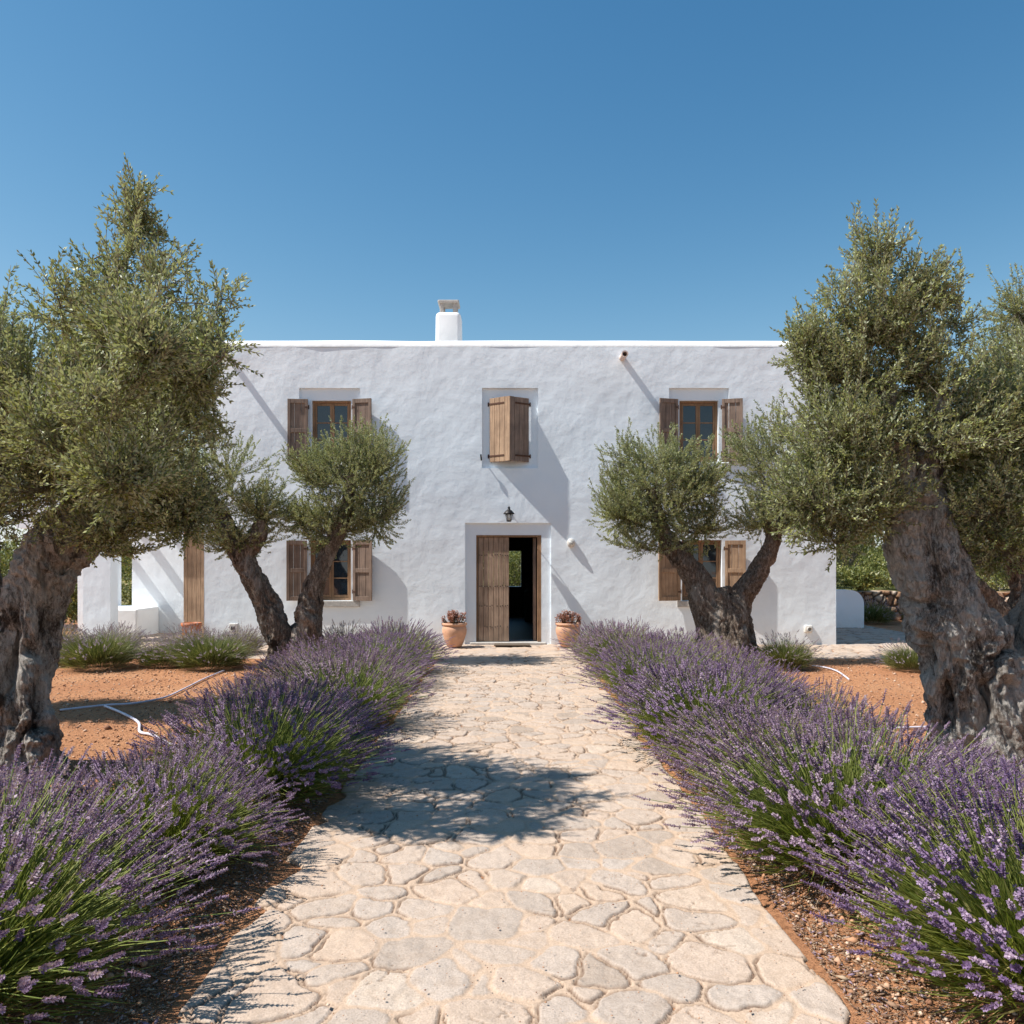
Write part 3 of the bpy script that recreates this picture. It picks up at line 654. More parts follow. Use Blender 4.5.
t = MB(); t.add([(8.6, 22.9, .74), (60, 22.9, .74), (60, 70, .9), (8.6, 70, .9), (8.6, 22.9, -.1), (8.6, 70, -.1)], [(0, 1, 2, 3), (0, 3, 5, 4)]); tag(t.build('terrain', M['earth']), kind='structure')

# ------------------------------------------------------------------ olive trees
def strand(mb, pts, z0, flare=True):
    """pts: (px, py, radius_px, dz)"""
    k = FPX/z0; P3 = []; rr = []
    for q in pts:
        dz = q[3] if len(q) > 3 else 0; p = P(q[0], q[1], z0); p.y += dz; P3.append(p); rr.append(q[2]/k)
    # Catmull-Rom resample
    out = []; ro = []; n = len(P3)
    for i in range(n-1):
        p0, p1, p2, p3 = P3[max(i-1, 0)], P3[i], P3[i+1], P3[min(i+2, n-1)]
        for s in range(5):
            t = s/5; out.append(.5*((2*p1)+(p2-p0)*t+(2*p0-5*p1+4*p2-p3)*t*t+(3*p1-p0-3*p2+p3)*t**3)); ro.append(rr[i]+(rr[i+1]-rr[i])*t)
    out.append(P3[-1]); ro.append(rr[-1])
    if flare and out[0].z < .5:
        out.insert(0, Vector((out[0].x, out[0].y, -.15))); ro.insert(0, ro[0]*1.05)
    mb.tube(out, ro, 16); return out[-1], ro[-1], out, ro
def trunk_mesh(mb, seed, voxel, amp, base, roots, holes=()):
    z0b = base[1]
    """roots: number of root flares about base (x,y), radius"""
    bx0, by0, br = base; rg = random.Random(seed)
    for k in range(roots):
        a = 2*math.pi*(k+rg.uniform(-.3, .3))/roots; L = br*rg.uniform(1.15, 1.6); r0 = br*rg.uniform(.25, .38)
        c, s_ = math.cos(a), math.sin(a)
        mb.tube([(bx0+c*br*.35, by0+s_*br*.35, br*1.5), (bx0+c*br*.62, by0+s_*br*.62, br*.8), (bx0+c*br*.9, by0+s_*br*.9, br*.25), (bx0+c*L, by0+s_*L, -.10)], [r0*.45, r0*.75, r0*.85, r0*.55], 10)
    o = mb.build('tmp', None); md = o.modifiers.new('r', 'REMESH'); md.mode = 'VOXEL'; md.voxel_size = voxel
    md2 = o.modifiers.new('s', 'SMOOTH'); md2.iterations = 4; md2.factor = .5
    dg = bpy.context.evaluated_depsgraph_get(); me = bpy.data.meshes.new_from_object(o.evaluated_get(dg)); bpy.data.objects.remove(o)
    n = len(me.vertices); V = np.zeros(n*3, np.float32); me.vertices.foreach_get('co', V); V = V.reshape(-1, 3).astype(float)
    N = np.zeros(n*3, np.float32); me.vertices.foreach_get('normal', N); N = N.reshape(-1, 3)
    low = 1-sstep(V[:, 2], .9, 2.2)
    sw = V.copy(); tw = V[:, 2]*.55+seed; cx_, cy_ = base[0], base[1]
    sw[:, 0] = (V[:, 0]-cx_)*np.cos(tw)-(V[:, 1]-cy_)*np.sin(tw); sw[:, 1] = (V[:, 0]-cx_)*np.sin(tw)+(V[:, 1]-cy_)*np.cos(tw)
    Q = sw*np.array([1, 1, .22])+seed*3.1
    Q = Q+(fbm(V*1.6+seed, 2, 5)[:, None]-.5)*.5
    flute = np.abs(2*fbm(Q*3.4, 2, seed)-1); flute = np.minimum(flute*3.2, 1)**.7      # deep creases between rounded folds
    ridge = 1-np.abs(2*vn(Q*9, seed+1)-1); ridge2 = 1-np.abs(2*vn(Q*22, seed+2)-1)
    lump = fbm(V*3.5+seed, 3, seed+4)-.5
    pit = -sstep(vn(V*np.array([5, 5, 2.6])+seed*7, seed+8), .78, .92)*1.1
    ridge3 = 1-np.abs(2*fbm(sw*np.array([1, 1, .3])*38, 2, seed+6)-1)
    d = amp*((flute-.85)*(.45+.9*low)+(ridge-.6)*.75+(ridge2-.5)*.45+(ridge3-.6)*.50+lump*.9+pit*(.9 if z0b < 9 else .25)+(fbm(V*30, 2, 3)-.5)*.3)
    for hx, hy, hw, hh, hd in holes:                                                    # hollows in the old wood
        sx = 512+V[:, 0]/V[:, 1]*FPX; sy = HY-(V[:, 2]-EYE)/V[:, 1]*FPX
        d = d-hd*np.exp(-((sx-hx)/hw)**4-((sy-hy)/hh)**4)*(N[:, 1] < .2)
    V = V+N*d[:, None]
    me.vertices.foreach_set('co', V.astype(np.float32).ravel()); me.update(); return me
def olive(label, z0, strands, blobs, ntw, seed, tl=(.18, .38), leafL=.05, barkm='bark_grey', voxel=.014, amp=.045, base=None, roots=7, group=None, holes=(), name='olive_tree', up=.55, lm='olive', gapth=.33, plume=.7, spray=.30):
    rg = np.random.default_rng(seed); b0 = base
    root = empty(name, (b0[0], b0[1], 0), label, 'tree', group); MI = Matrix.Translation(root.location).inverted()
    mb = MB(); ends = []; spine = []
    for s_ in strands:
        e, r, o, ro = strand(mb, s_, z0); ends.append(np.array(e)); spine += [np.array(q) for q, rr_ in zip(o, ro) if q.z > 1.3]
    spine = np.array(spine)
    me = trunk_mesh(mb, seed, voxel, amp, b0, roots, holes); o = link('trunk', me, M[barkm], root, True); o.matrix_parent_inverse = MI
    k = FPX/z0; br = {}; twA = []; twB = []; LP = []; LA = []; LN = []; LL = []; LW = []; LR = []
    tot = sum((b[2]*b[3]) for b in blobs); ctr = np.mean([np.array(P(b[0], b[1], z0)) for b in blobs], 0)
    # boughs: every node joins the nearest wood already there, so the crown is one tree
    wood = [tuple(q) for q in spine]; wr = [.030]*len(wood); info = []
    for b in blobs:
        zb = z0+(b[4] if len(b) > 4 else 0); c = np.array(P(b[0], b[1], zb))
        rx, rz = b[2]*zb/FPX, b[3]*zb/FPX; Rr = np.array([rx, (rx+rz)/2*.95, rz])
        n1 = max(2, int(3+7*rx*rz)); v = nrm(rg.normal(size=(n1, 3))); info.append((c, Rr, c+v*Rr*rg.uniform(.05, .5, (n1, 1)), b))
    allN = np.concatenate([i_[2] for i_ in info]); left_ = list(range(len(allN))); Wd = np.array(wood); Wr = np.array(wr); Wi = np.full(len(wood), -1)
    cost = lambda q: np.linalg.norm(Wd-q, axis=1)+np.maximum(0, Wd[:, 2]-q[2])*.8
    best = np.array([cost(q).min() for q in allN])
    while left_:
        i = min(left_, key=lambda k_: best[k_]); left_.remove(i); q = allN[i]; cs = cost(q); j = int(np.argmin(cs)); e = Wd[j]; r0 = min(Wr[j]*.8, .030)
        L = np.linalg.norm(q-e); nn_ = max(3, int(L/.12)); tt = np.linspace(0, 1, nn_)[:, None]
        mid = (e+q)/2+rg.normal(0, .10*L, 3)+np.array([0, 0, -.10*L]); cv = e*(1-tt)**2+mid*2*tt*(1-tt)+q*tt*tt; cv[1:-1] += rg.normal(0, .012, (nn_-2, 3))
        rr_ = np.linspace(r0, max(r0*.6, .005), nn_); rid = int(Wi[j]) if Wi[j] >= 0 else len(br); br.setdefault(rid, MB()).tube([tuple(x) for x in cv], list(rr_), 6, False); Wi = np.concatenate([Wi, np.full(nn_-1, rid)])
        Wd = np.concatenate([Wd, cv[1:]]); Wr = np.concatenate([Wr, rr_[1:]])
        for k_ in left_:
            best[k_] = min(best[k_], (np.linalg.norm(cv-allN[k_], axis=1)+np.maximum(0, cv[:, 2]-allN[k_][2])*.8).min())
    CW = Wd[len(wood):]; zlo = min(i_[0][2]-i_[1][2] for i_ in info); zhi = max(i_[0][2]+i_[1][2] for i_ in info)
    for c, Rr, N1, b in info:
        # leafy twigs filling the crown
        nf = int(ntw*b[2]*b[3]/tot*1.5); v = nrm(rg.normal(size=(nf, 3))); edge = .25+1.35*fbm(v*2.3+seed+b[0], 2, seed+3)[:, None]
        Bf = c+v*np.maximum(Rr-.10, Rr*.5)*edge*rg.uniform(0, 1, (nf, 1))**.42
        hh = (Bf[:, 2]-zlo)/(zhi-zlo); kp = fbm(Bf*3.6+seed, 2, seed) > gapth+.10*np.clip(hh-.45, 0, .6)+.05; Bf = Bf[kp]; v = v[kp]; nf = len(Bf)
        df = nrm(v*.55+np.array([0, 0, .45])+rg.normal(0, .5, (nf, 3))); Lf = rg.uniform(tl[0], tl[1], nf)
        An = np.concatenate([CW[np.argmin(np.linalg.norm(Bf[k_:k_+1500, None]-CW[None], axis=2), 1)] for k_ in range(0, nf, 1500)]) if nf else Bf
        twA.append(An); twB.append(Bf)
        # long slender shoots that break the outline
        ns = max(5, int(nf*spray)); v = nrm(rg.normal(size=(ns, 3))); v[:, 2] = np.abs(v[:, 2])*np.where(rg.uniform(0, 1, ns) < .72, 1, -1)
        T = c+v*Rr*(.66+.40*rg.uniform(0, 1, (ns, 1))+np.abs(rg.normal(0, .24, (ns, 1)))*np.clip(v[:, 2:]+.5, 0, 1))
        X = T-nrm(T-c)*.5-np.array([0, 0, .2]); A_ = CW[np.argmin(np.linalg.norm(X[:, None]-CW[None], axis=2), 1)]; Ls = np.linalg.norm(T-A_, axis=1)[:, None]
        K = (A_+T)/2+np.array([0, 0, -.16])*Ls+nrm(T-c)*.10*Ls+rg.normal(0, .06, (ns, 3))*Ls; prev_ = A_
        for q_ in (.2, .4, .6, .8, 1.0):
            cur = A_*(1-q_)**2+K*2*q_*(1-q_)+T*q_*q_; twA.append(prev_); twB.append(cur); prev_ = cur
        Bs = [Bf]; ds = [df]; Lq = [Lf]; nk = 6
        for i in range(nk):
            fr = i/nk; q_ = np.clip(1-np.minimum(1, plume/np.maximum(Ls, .2))*(1-fr), 0, 1); p_ = A_*(1-q_)**2+K*2*q_*(1-q_)+T*q_*q_; tn = nrm(2*(1-q_)*(K-A_)+2*q_*(T-K))
            sd = nrm(np.cross(tn, rg.normal(size=(ns, 3)))); on = i % 2                # every other one follows the stem itself
            Bs.append(p_); ds.append(nrm(tn+sd*(.08 if on else .65)+np.array([0, 0, .10]))); Lq.append(np.minimum(plume/nk*2.0, tl[1])*(1-.35*fr)*rg.uniform(.8, 1.1, ns))
        B = np.concatenate(Bs); d = np.concatenate(ds); L = np.concatenate(Lq); nt_ = len(B)
        bend = rg.normal(0, .25, (nt_, 3))+np.array([0, 0, .1]); M1 = B+d*L[:, None]*.5; d2 = nrm(d+bend*.7); E = M1+d2*L[:, None]*.5
        twA += [B, M1]; twB += [M1, E]
        nl = 8
        for i in range(nl):
            t = (i+.4)/nl; base_ = (B+(M1-B)*(t*2)) if t < .5 else (M1+(E-M1)*(t*2-1)); dd = d if t < .5 else d2
            ph = rg.uniform(0, 6.283, nt_) if i == 0 else ph+1.57+rg.normal(0, .3, nt_)
            h = np.where(np.abs(dd[:, 2:3]) > .9, [[1., 0, 0]], [[0, 0, 1.]]); u = nrm(np.cross(dd, h)); w_ = np.cross(dd, u)
            for sg in (0, math.pi):
                sd = u*np.cos(ph+sg)[:, None]+w_*np.sin(ph+sg)[:, None]
                ax = nrm(dd*(.8+.4*t)+sd*(.9-.25*t)+rg.normal(0, .15, (nt_, 3))); no = nrm(np.cross(ax, sd)+rg.normal(0, .5, (nt_, 3))); no[no[:, 2] < 0] *= -1
                LP.append(base_); LA.append(ax); LN.append(np.cross(ax, nrm(np.cross(ax, no)))*-1); LL.append(leafL*rg.uniform(.65, 1.15, nt_)*(1-.3*t)); LW.append(leafL*.31*rg.uniform(.75, 1.2, nt_)); LR.append(np.clip(rg.uniform(0, 1, nt_)*.75+.28*fbm(B*3, 2, 9), 0, 1))
    for q in br.values(): o = q.build('branch', M['twig'], root, True); o.matrix_parent_inverse = MI
    V, F = ribs(np.concatenate(twA), np.concatenate(twB), .0028, .0018)
    o = link('twigs', npmesh('twigs', V, F), M['twig'], root); o.matrix_parent_inverse = MI
    V, F = leaves(*[np.concatenate(q) for q in (LP, LA, LN, LL, LW)])
    o = link('crown', npmesh('crown', V, F, np.repeat(np.concatenate(LR), 4)), M[lm], root); o.matrix_parent_inverse = MI
    return root
G1 = 'old olive trees in front of the house'
olive('large gnarled olive with a dark fluted trunk cut by the left picture edge', 6.3,
      [[(12, 785, 44), (14, 720, 34), (22, 660, 25), (30, 600, 21), (44, 552, 19), (70, 510, 14, .1), (105, 455, 9, .15)],
       [(-45, 780, 46, .1), (-35, 700, 38, .1), (-28, 640, 28, .1), (-30, 575, 22, .0), (-15, 520, 16, -.1), (10, 450, 11, -.1), (15, 380, 8)],
       [(40, 770, 26, -.1), (30, 700, 18, -.05), (34, 640, 15, .1), (52, 575, 13, .2), (92, 505, 9, .4), (140, 430, 7, .4)]],
      [(137, 238, 32, 42, -.7), (136, 202, 15, 30, -.7), (108, 258, 30, 36, -.7), (162, 252, 26, 40, -.8), (185, 280, 22, 36, -.9), (75, 290, 30, 40, -.6), (118, 285, 48, 50, -.8), (165, 300, 44, 48, -1.2), (90, 345, 62, 62, .1), (120, 350, 50, 50, -.6), (150, 345, 36, 40, -1.7), (188, 368, 34, 44, -1.1), (165, 360, 56, 60, -.3), (112, 322, 30, 36, -1.4), (45, 405, 84, 85, -.2), (45, 430, 46, 50, -1.3), (95, 400, 42, 46, -1.7), (150, 445, 46, 50, -1.2), (115, 480, 50, 36, -1.5), (178, 400, 36, 44, -.7), (125, 425, 85, 78, -.2), (110, 400, 60, 70, .2), (-5, 370, 58, 75, -.3), (-80, 400, 90, 110), (60, 480, 90, 62, -.1), (150, 490, 62, 50, -.4), (200, 375, 34, 56, -.9), (-15, 315, 26, 36), (218, 300, 20, 30, -1.1), (205, 440, 34, 44, -.4), (5, 500, 60, 50, .2), (110, 530, 60, 28, -.2), (190, 520, 42, 34, -.2), (60, 300, 30, 44, -.9), (220, 345, 22, 30, -1.4)],
      4300, 11, tl=(.12, .26), leafL=.048, gapth=.43, base=(P(-8, 780, 6.3).x, 6.35, .36), roots=9, group=G1, voxel=.0085, amp=.07, holes=((8, 655, 9, 34, .16), (-5, 730, 9, 26, .12), (38, 700, 6, 30, .09)))
olive('large leaning grey olive with a massive fluted trunk at the right edge', 6.6,
      [[(958, 770, 25), (953, 705, 23), (940, 645, 21), (920, 590, 19), (906, 540, 17), (903, 495, 15), (890, 440, 11), (880, 380, 7)],
       [(990, 778, 38, -.1), (982, 705, 34, -.1), (962, 635, 29, -.05), (938, 570, 25), (922, 505, 19), (930, 445, 12), (940, 390, 7)],
       [(1020, 778, 32, -.1), (1012, 710, 28, -.1), (990, 655, 22, -.05), (962, 605, 17), (940, 560, 12)],
       [(1058, 770, 42), (1050, 700, 36), (1040, 645, 28), (1050, 590, 20), (1068, 530, 15), (1060, 470, 10)],
       [(930, 555, 17, .2), (962, 500, 12, .4), (985, 450, 8, .4)]],
      [(878, 248, 28, 38), (845, 310, 34, 44), (886, 318, 44, 50), (926, 290, 28, 40), (860, 375, 62, 58), (925, 375, 52, 58), (955, 320, 22, 44, .2), (835, 435, 56, 60, -.1), (910, 440, 88, 66), (815, 495, 50, 46, -.2), (975, 440, 66, 70, .2), (1070, 420, 80, 100), (1005, 505, 72, 52, -.1), (862, 495, 62, 44, -.1), (808, 345, 26, 36), (812, 405, 24, 30), (830, 540, 44, 26, -.1), (1000, 555, 50, 24)],
      4300, 23, tl=(.12, .26), leafL=.048, gapth=.43, base=(P(1008, 768, 6.6).x, 6.65, .38), roots=9, group=G1, voxel=.0085, amp=.07, holes=((948, 708, 9, 24, .16), (984, 710, 8, 26, .14), (972, 752, 7, 14, .12), (928, 655, 6, 20, .06)))
olive('twin-trunk olive with two rounded crowns in front of the left windows', 13.0,
      [[(287, 668, 17), (279, 635, 15), (259, 590, 12), (239, 552, 11), (224, 525, 9), (208, 495, 7), (200, 470, 4)],
       [(312, 662, 13), (309, 620, 14), (313, 590, 11), (324, 562, 8), (336, 535, 8), (348, 500, 6), (352, 470, 4)],
       [(242, 558, 8), (256, 540, 8), (262, 520, 5)]],
      [(222, 480, 52, 52), (185, 505, 50, 42), (262, 508, 36, 32), (165, 470, 50, 46, .2), (240, 540, 40, 24), (350, 482, 54, 52), (372, 458, 34, 34), (335, 525, 46, 32), (382, 515, 32, 34), (318, 470, 30, 28), (352, 450, 34, 26), (300, 520, 26, 24)],
      3300, 37, tl=(.08, .17), plume=.5, leafL=.046, gapth=.46, spray=.5, base=(P(296, 665, 13).x, 13.05, .42), roots=8, group=G1, voxel=.018, amp=.045, barkm='bark_brown')
olive('dark forked olive in front of the right ground-floor window', 13.0,
      [[(714, 668, 19), (712, 625, 17), (696, 580, 13), (676, 553, 10), (660, 525, 7), (652, 490, 5)],
       [(745, 668, 19), (736, 628, 18), (740, 600, 12), (757, 574, 9), (770, 548, 8), (776, 515, 7), (780, 480, 4)],
       [(728, 650, 20, -.2), (725, 615, 18, -.1), (718, 590, 12)]],
      [(660, 498, 62, 52), (622, 460, 28, 30), (660, 462, 46, 36), (694, 478, 38, 42), (625, 515, 36, 38), (700, 525, 36, 30), (655, 545, 44, 20), (772, 475, 50, 52), (752, 448, 30, 34), (805, 505, 44, 44), (758, 518, 36, 28), (820, 460, 44, 44, .2), (780, 430, 30, 24)],
      3500, 41, tl=(.08, .17), plume=.5, leafL=.046, gapth=.46, spray=.5, base=(P(730, 668, 13).x, 13.05, .42), roots=8, group=G1, voxel=.018, amp=.045, barkm='bark_brown')
olive('olive behind the leaning grey trunk, crown rising at the right edge', 10.2,
      [[(1010, 690, 22), (1005, 640, 18), (985, 600, 11), (960, 570, 8), (935, 540, 6), (930, 500, 4)],
       [(1025, 690, 22), (1020, 620, 16), (1040, 560, 12), (1045, 500, 10), (1035, 440, 6)],
       [(1008, 640, 12), (1022, 590, 9), (1005, 540, 7), (995, 480, 5)]],
      [(1018, 320, 30, 46), (1005, 375, 44, 56), (1060, 400, 60, 70), (1000, 440, 50, 60), (960, 520, 55, 40), (1020, 530, 50, 40), (1100, 480, 70, 80), (1075, 340, 60, 80)],
      3400, 53, tl=(.12, .24), gapth=.40, base=(P(1016, 690, 10.2).x, 10.25, .40), roots=7, group=G1, voxel=.022, amp=.06, barkm='bark_brown')
olive('olive standing farther back at the left picture edge, only its crown edge showing', 8.6,
      [[(-120, 715, 24), (-118, 650, 20), (-125, 590, 15), (-110, 530, 11), (-95, 470, 8), (-80, 420, 5)], [(-140, 715, 22), (-145, 640, 18), (-165, 570, 12), (-180, 500, 9), (-185, 440, 5)]],
      [(-60, 400, 66, 80), (-20, 350, 44, 50), (-110, 360, 70, 70), (-170, 430, 70, 70), (-90, 480, 90, 50), (-15, 430, 40, 50)],
      4000, 67, tl=(.12, .24), gapth=.38, base=(P(-130, 712, 8.6).x, 8.65, .38), roots=7, group=G1, voxel=.025, amp=.05, barkm='bark_brown')
# ------------------------------------------------------------------ background trees and bushes
def bush(name, label, cat_, x, y, w_, h, seed, n=9000, group=None, trunk=.3, L=.10, lm='bushleaf', z=0, foot=.15):
    rg = np.random.default_rng(seed); root = empty(name, (x, y, z), label, cat_, group)
    nb = 12; bc = np.stack([rg.uniform(-.36, .36, nb)*w_, rg.uniform(-.36, .36, nb)*w_, rg.uniform(.16, .78, nb)*h], 1); br_ = rg.uniform(.22, .34, nb)
    j = rg.integers(0, nb, n); v = nrm(rg.normal(size=(n, 3))); p = bc[j]+v*(rg.uniform(0, 1, (n, 1))**.35)*np.stack([br_[j]*w_, br_[j]*w_, br_[j]*h*.75], 1)
    p = p[(fbm(p*2.2/max(w_, 1)*2+seed, 2, seed) > .36) & (p[:, 2] > .02)]; n = len(p)
    ax = nrm(rg.normal(size=(n, 3))+np.array([0, 0, .6])); no = nrm(rg.normal(size=(n, 3)))
    V, F = leaves(p, ax, no, L*rg.uniform(.6, 1.3, n), L*.5*rg.uniform(.6, 1.2, n))
    link('foliage', npmesh('foliage', V, F, np.repeat(rg.uniform(0, 1, n), 4)), M[lm], root)
    st = MB()
    for q in bc: st.tube([(0, 0, -.05), (q[0]*.3, q[1]*.3, q[2]*.45), tuple(q)], [.05*h**.5*.9, .035*h**.5, .012], 7, False)
    st.build('trunk', M['twig'], root, True)
    return root
bgp = [(9.6, 27, 3.0, 2.4, .75, 'dense green bush above the stone wall just right of the garden wall'),
       (12.4, 30, 3.6, 3.1, .8, 'rounded tree above the stone wall left of the leaning trunk'),
       (15.8, 29, 3.6, 3.0, .8, 'bushy tree above the stone wall hidden behind the leaning trunk'),
       (19.5, 31, 4.2, 3.6, .8, 'bushy tree above the stone wall near the right edge'),
       (11.6, 38, 4.6, 2.9, .8, 'farther low tree rising behind the rounded tree on the terrace'),
       (16.6, 42, 5.5, 3.2, .8, 'farthest wide tree in the row behind the stone wall'),
       (24, 36, 5, 4, .8, 'outermost tree behind the stone wall at far right')]
for k, (x, y, w_, h, z, lab) in enumerate(bgp): bush('background_tree', lab, 'tree', x, y, w_, h, 100+k, 9000, 'trees behind the stone wall', z=z)
bgl = [(-13.2, 21, 3.4, 2.3, 'yellow-green bush at the left edge beyond the olive trunk'),
       (-10.6, 20, 2.4, 1.7, 'low bush just left of the white porch pillar'),
       (-10.4, 25, 3.2, 2.9, 'green tree seen through the gap in the porch wall'),
       (-15.5, 27, 5, 3.9, 'tall bushy tree behind the low bushes at far left'),
       (-12.8, 31, 5, 3.4, 'rounded tree farther back behind the porch')]
for k, (x, y, w_, h, lab) in enumerate([(8.7, 25.0, 2.6, 1.2, 'low scrubby bush above the white garden wall'), (10.6, 24.4, 1.6, .8, 'small round bush growing on the terrace edge'), (12.6, 25.4, 2.8, 1.3, 'wide scrubby bush behind the stone wall beside the leaning trunk'),
        (15.2, 25.0, 2.8, 1.2, 'scrubby bush behind the stone wall and the leaning trunk'), (17.6, 25.5, 2.8, 1.4, 'scrubby bush above the stone wall near the right edge'), (14.0, 33, 4.6, 2.0, 'broad pale bush farther back on the terrace')]): bush('background_bush', lab, 'bush', x, y, w_, h, 180+k, 6000, 'bushes behind the stone wall', z=.74)
for k, (x, y, w_, h, lab) in enumerate(bgl): bush('background_tree' if h > 2.5 else 'background_bush', lab, 'tree' if h > 2.5 else 'bush', x, y, w_, h, 140+k, 10000)
bush('background_tree', 'tree behind the house seen through the open front door', 'tree', .2, 33, 3.6, 2.5, 160, 9000)

rg = np.random.default_rng(77); n = 60000; x = rg.uniform(-90, 110, n); dd = rg.uniform(0, 1, n)
hgt = 1.6+2.6*fbm(np.stack([x*.22, 0*x, 0*x], 1), 3, 5); p = np.stack([x, 62+dd*14+hgt, rg.uniform(0, 1, n)**.8*hgt], 1)
V, F = leaves(p, nrm(rg.normal(size=(n, 3))), nrm(rg.normal(size=(n, 3))), rg.uniform(.3, .7, n), rg.uniform(.18, .4, n))
tag(link('far_woodland', npmesh('far_woodland', V, F, np.repeat(rg.uniform(0, 1, n)*.8, 4)), M['bushleaf']), 'continuous band of far-off dark green scrub along the horizon', 'woodland', kind='stuff')
# ------------------------------------------------------------------ lavender
def lavender(seed, nst=620, nlf=1500, Rr=.62, H=.66, faded=False, whorls=7):
    rg = np.random.default_rng(seed)
    u = rg.uniform(0, 1, nst); t = np.arccos(1-u*.84); ph = rg.uniform(0, 6.283, nst)
    base = np.stack([np.cos(ph)*.16*Rr*np.sin(t), np.sin(ph)*.16*Rr*np.sin(t), np.full(nst, .03)], 1)+rg.normal(0, .03, (nst, 3))*[1, 1, 0]
    lob = .86+.30*vn(np.stack([np.cos(ph)*1.6+seed, np.sin(ph)*1.6, t], 1), seed)
    rr = np.clip(rg.normal(.96, .085, nst), .6, 1.15)*lob; fl = rg.uniform(0, 1, nst) < .15; rr[fl] *= .8
    tip = np.stack([np.cos(ph)*Rr*1.12*np.sin(t)*rr, np.sin(ph)*Rr*1.12*np.sin(t)*rr, .10+(H-.10)*np.cos(t)**.85*rr], 1)
    tip[:, 2] = np.maximum(tip[:, 2], .06)
    d0 = nrm(np.stack([np.cos(ph)*np.sin(t*.8), np.sin(ph)*np.sin(t*.8), np.cos(t*.8)+.15], 1))
    tip = tip+rg.normal(0, .022, (nst, 3))+np.array([.03, .0, 0]); tip[:, 2] = np.maximum(tip[:, 2], .05)
    ctl = base+d0*np.linalg.norm(tip-base, axis=1)[:, None]*.55+rg.normal(0, .035, (nst, 3))
    def bez(s): return base*(1-s)**2+ctl*2*s*(1-s)+tip*s*s
    parts = []; S_ = [.15, .45, .75, 1.0]
    for a, b_ in zip(S_[:-1], S_[1:]):
        v, f = ribs(bez(a), bez(b_), .0019, .0016); parts.append((v, f, np.repeat(rg.uniform(.3, .95, nst), 6)))
    # leaves : thin blades, two segments
    u = rg.uniform(0, 1, nlf); t2 = np.arccos(1-u*.97); p2 = rg.uniform(0, 6.283, nlf)
    B = np.stack([np.cos(p2)*.45*Rr*np.sin(t2), np.sin(p2)*.45*Rr*np.sin(t2), rg.uniform(.02, .22, nlf)], 1)
    D_ = nrm(np.stack([np.cos(p2)*np.sin(t2), np.sin(p2)*np.sin(t2), np.cos(t2)+.35], 1)+rg.normal(0, .22, (nlf, 3)))
    L = rg.uniform(.18, .44, nlf); lim = .93
    E = B+D_*L[:, None]; q = np.sqrt((E[:, 0]**2+E[:, 1]**2)/(Rr*lim)**2+(E[:, 2]/(H*lim))**2); L = np.where(q > 1, L/q, L)
    no = nrm(rg.normal(size=(nlf, 3)))
    v, f = leaves(B, D_, no, L, rg.uniform(.004, .0075, nlf)); parts.append((v, f, np.repeat(rg.uniform(0, 1, nlf)**1.3, 4)))
    V, F, A = cat(parts); green = npmesh('lavender_foliage', V, F, A)
    # flower spikes
    ax = nrm(tip-ctl+np.array([0, 0, .06])); h = np.where(np.abs(ax[:, 2:3]) > .9, [[1., 0, 0]], [[0, 0, 1.]]); uu = nrm(np.cross(ax, h)); ww = np.cross(ax, uu)
    SL = rg.uniform(.035, .08, nst); cr = np.clip(rg.normal(.5, .2, nst), 0, 1); P_ = []
    for i in range(whorls):
        s = (i/(whorls-1)); c = tip+ax*(SL*(s if i else -.18))[:, None]; r_ = .0065*(1.15-.55*s)
        for k in range(5):
            a = k*1.2566+i*.63; sd = uu*math.cos(a)+ww*math.sin(a)
            dd = nrm(sd*.8+ax*.75+rg.normal(0, .25, (nst, 3))); nn = nrm(np.cross(dd, np.cross(ax, sd)))
            v, f = leaves(c+sd*.0015, dd, nn, np.full(nst, r_*1.9)*rg.uniform(.7, 1.3, nst), np.full(nst, r_*1.35))
            P_.append((v, f, np.repeat(np.clip(cr+rg.normal(0, .16, nst), 0, 1), 4)))
    v, f = ribs(tip, tip+ax*SL[:, None], .0035, .0015); P_.append((v, f, np.repeat(cr*.6, 6)))
    V, F, A = cat(P_); return green, npmesh('lavender_flowers', V, F, A)
def stock(n, seed, **kw): return [lavender(seed+i, **kw) for i in range(n)]
near = stock(5, 200, nst=1150, nlf=4600); farv = stock(3, 220, nst=900, nlf=1800, whorls=5)
fad = stock(2, 240, nst=520, nlf=1500, whorls=5, H=.6); gre = stock(2, 250, nst=240, nlf=4600, whorls=5, H=.58)
FIRST = set()
def clump(kind, x, y, s, label, rz, group, fm='lav_flower', gm='lav_green', sz=1):
    vs = {'near': near, 'far': farv, 'faded': fad, 'green': gre}[kind]; k = int((rz*7) % len(vs)); g_, f_ = vs[k]
    t = empty('lavender_bush' if kind != 'green' else 'green_bush', (x, y, 0), label, 'lavender' if kind != 'green' else 'bush', group, rz=rz); t.scale = (s*1.22, s*1.22, s*sz*1.06) if kind in ('near', 'far') else (s, s, s*sz)
    for nm, me, mm in (('foliage', g_, gm), ('flowers', f_, fm)):
        if not me.materials: me.materials.append(M[mm])
        o = bpy.data.objects.new(nm, me); C.objects.link(o); o.parent = t
GR, GL = 'lavender along the right path edge', 'lavender along the left path edge'
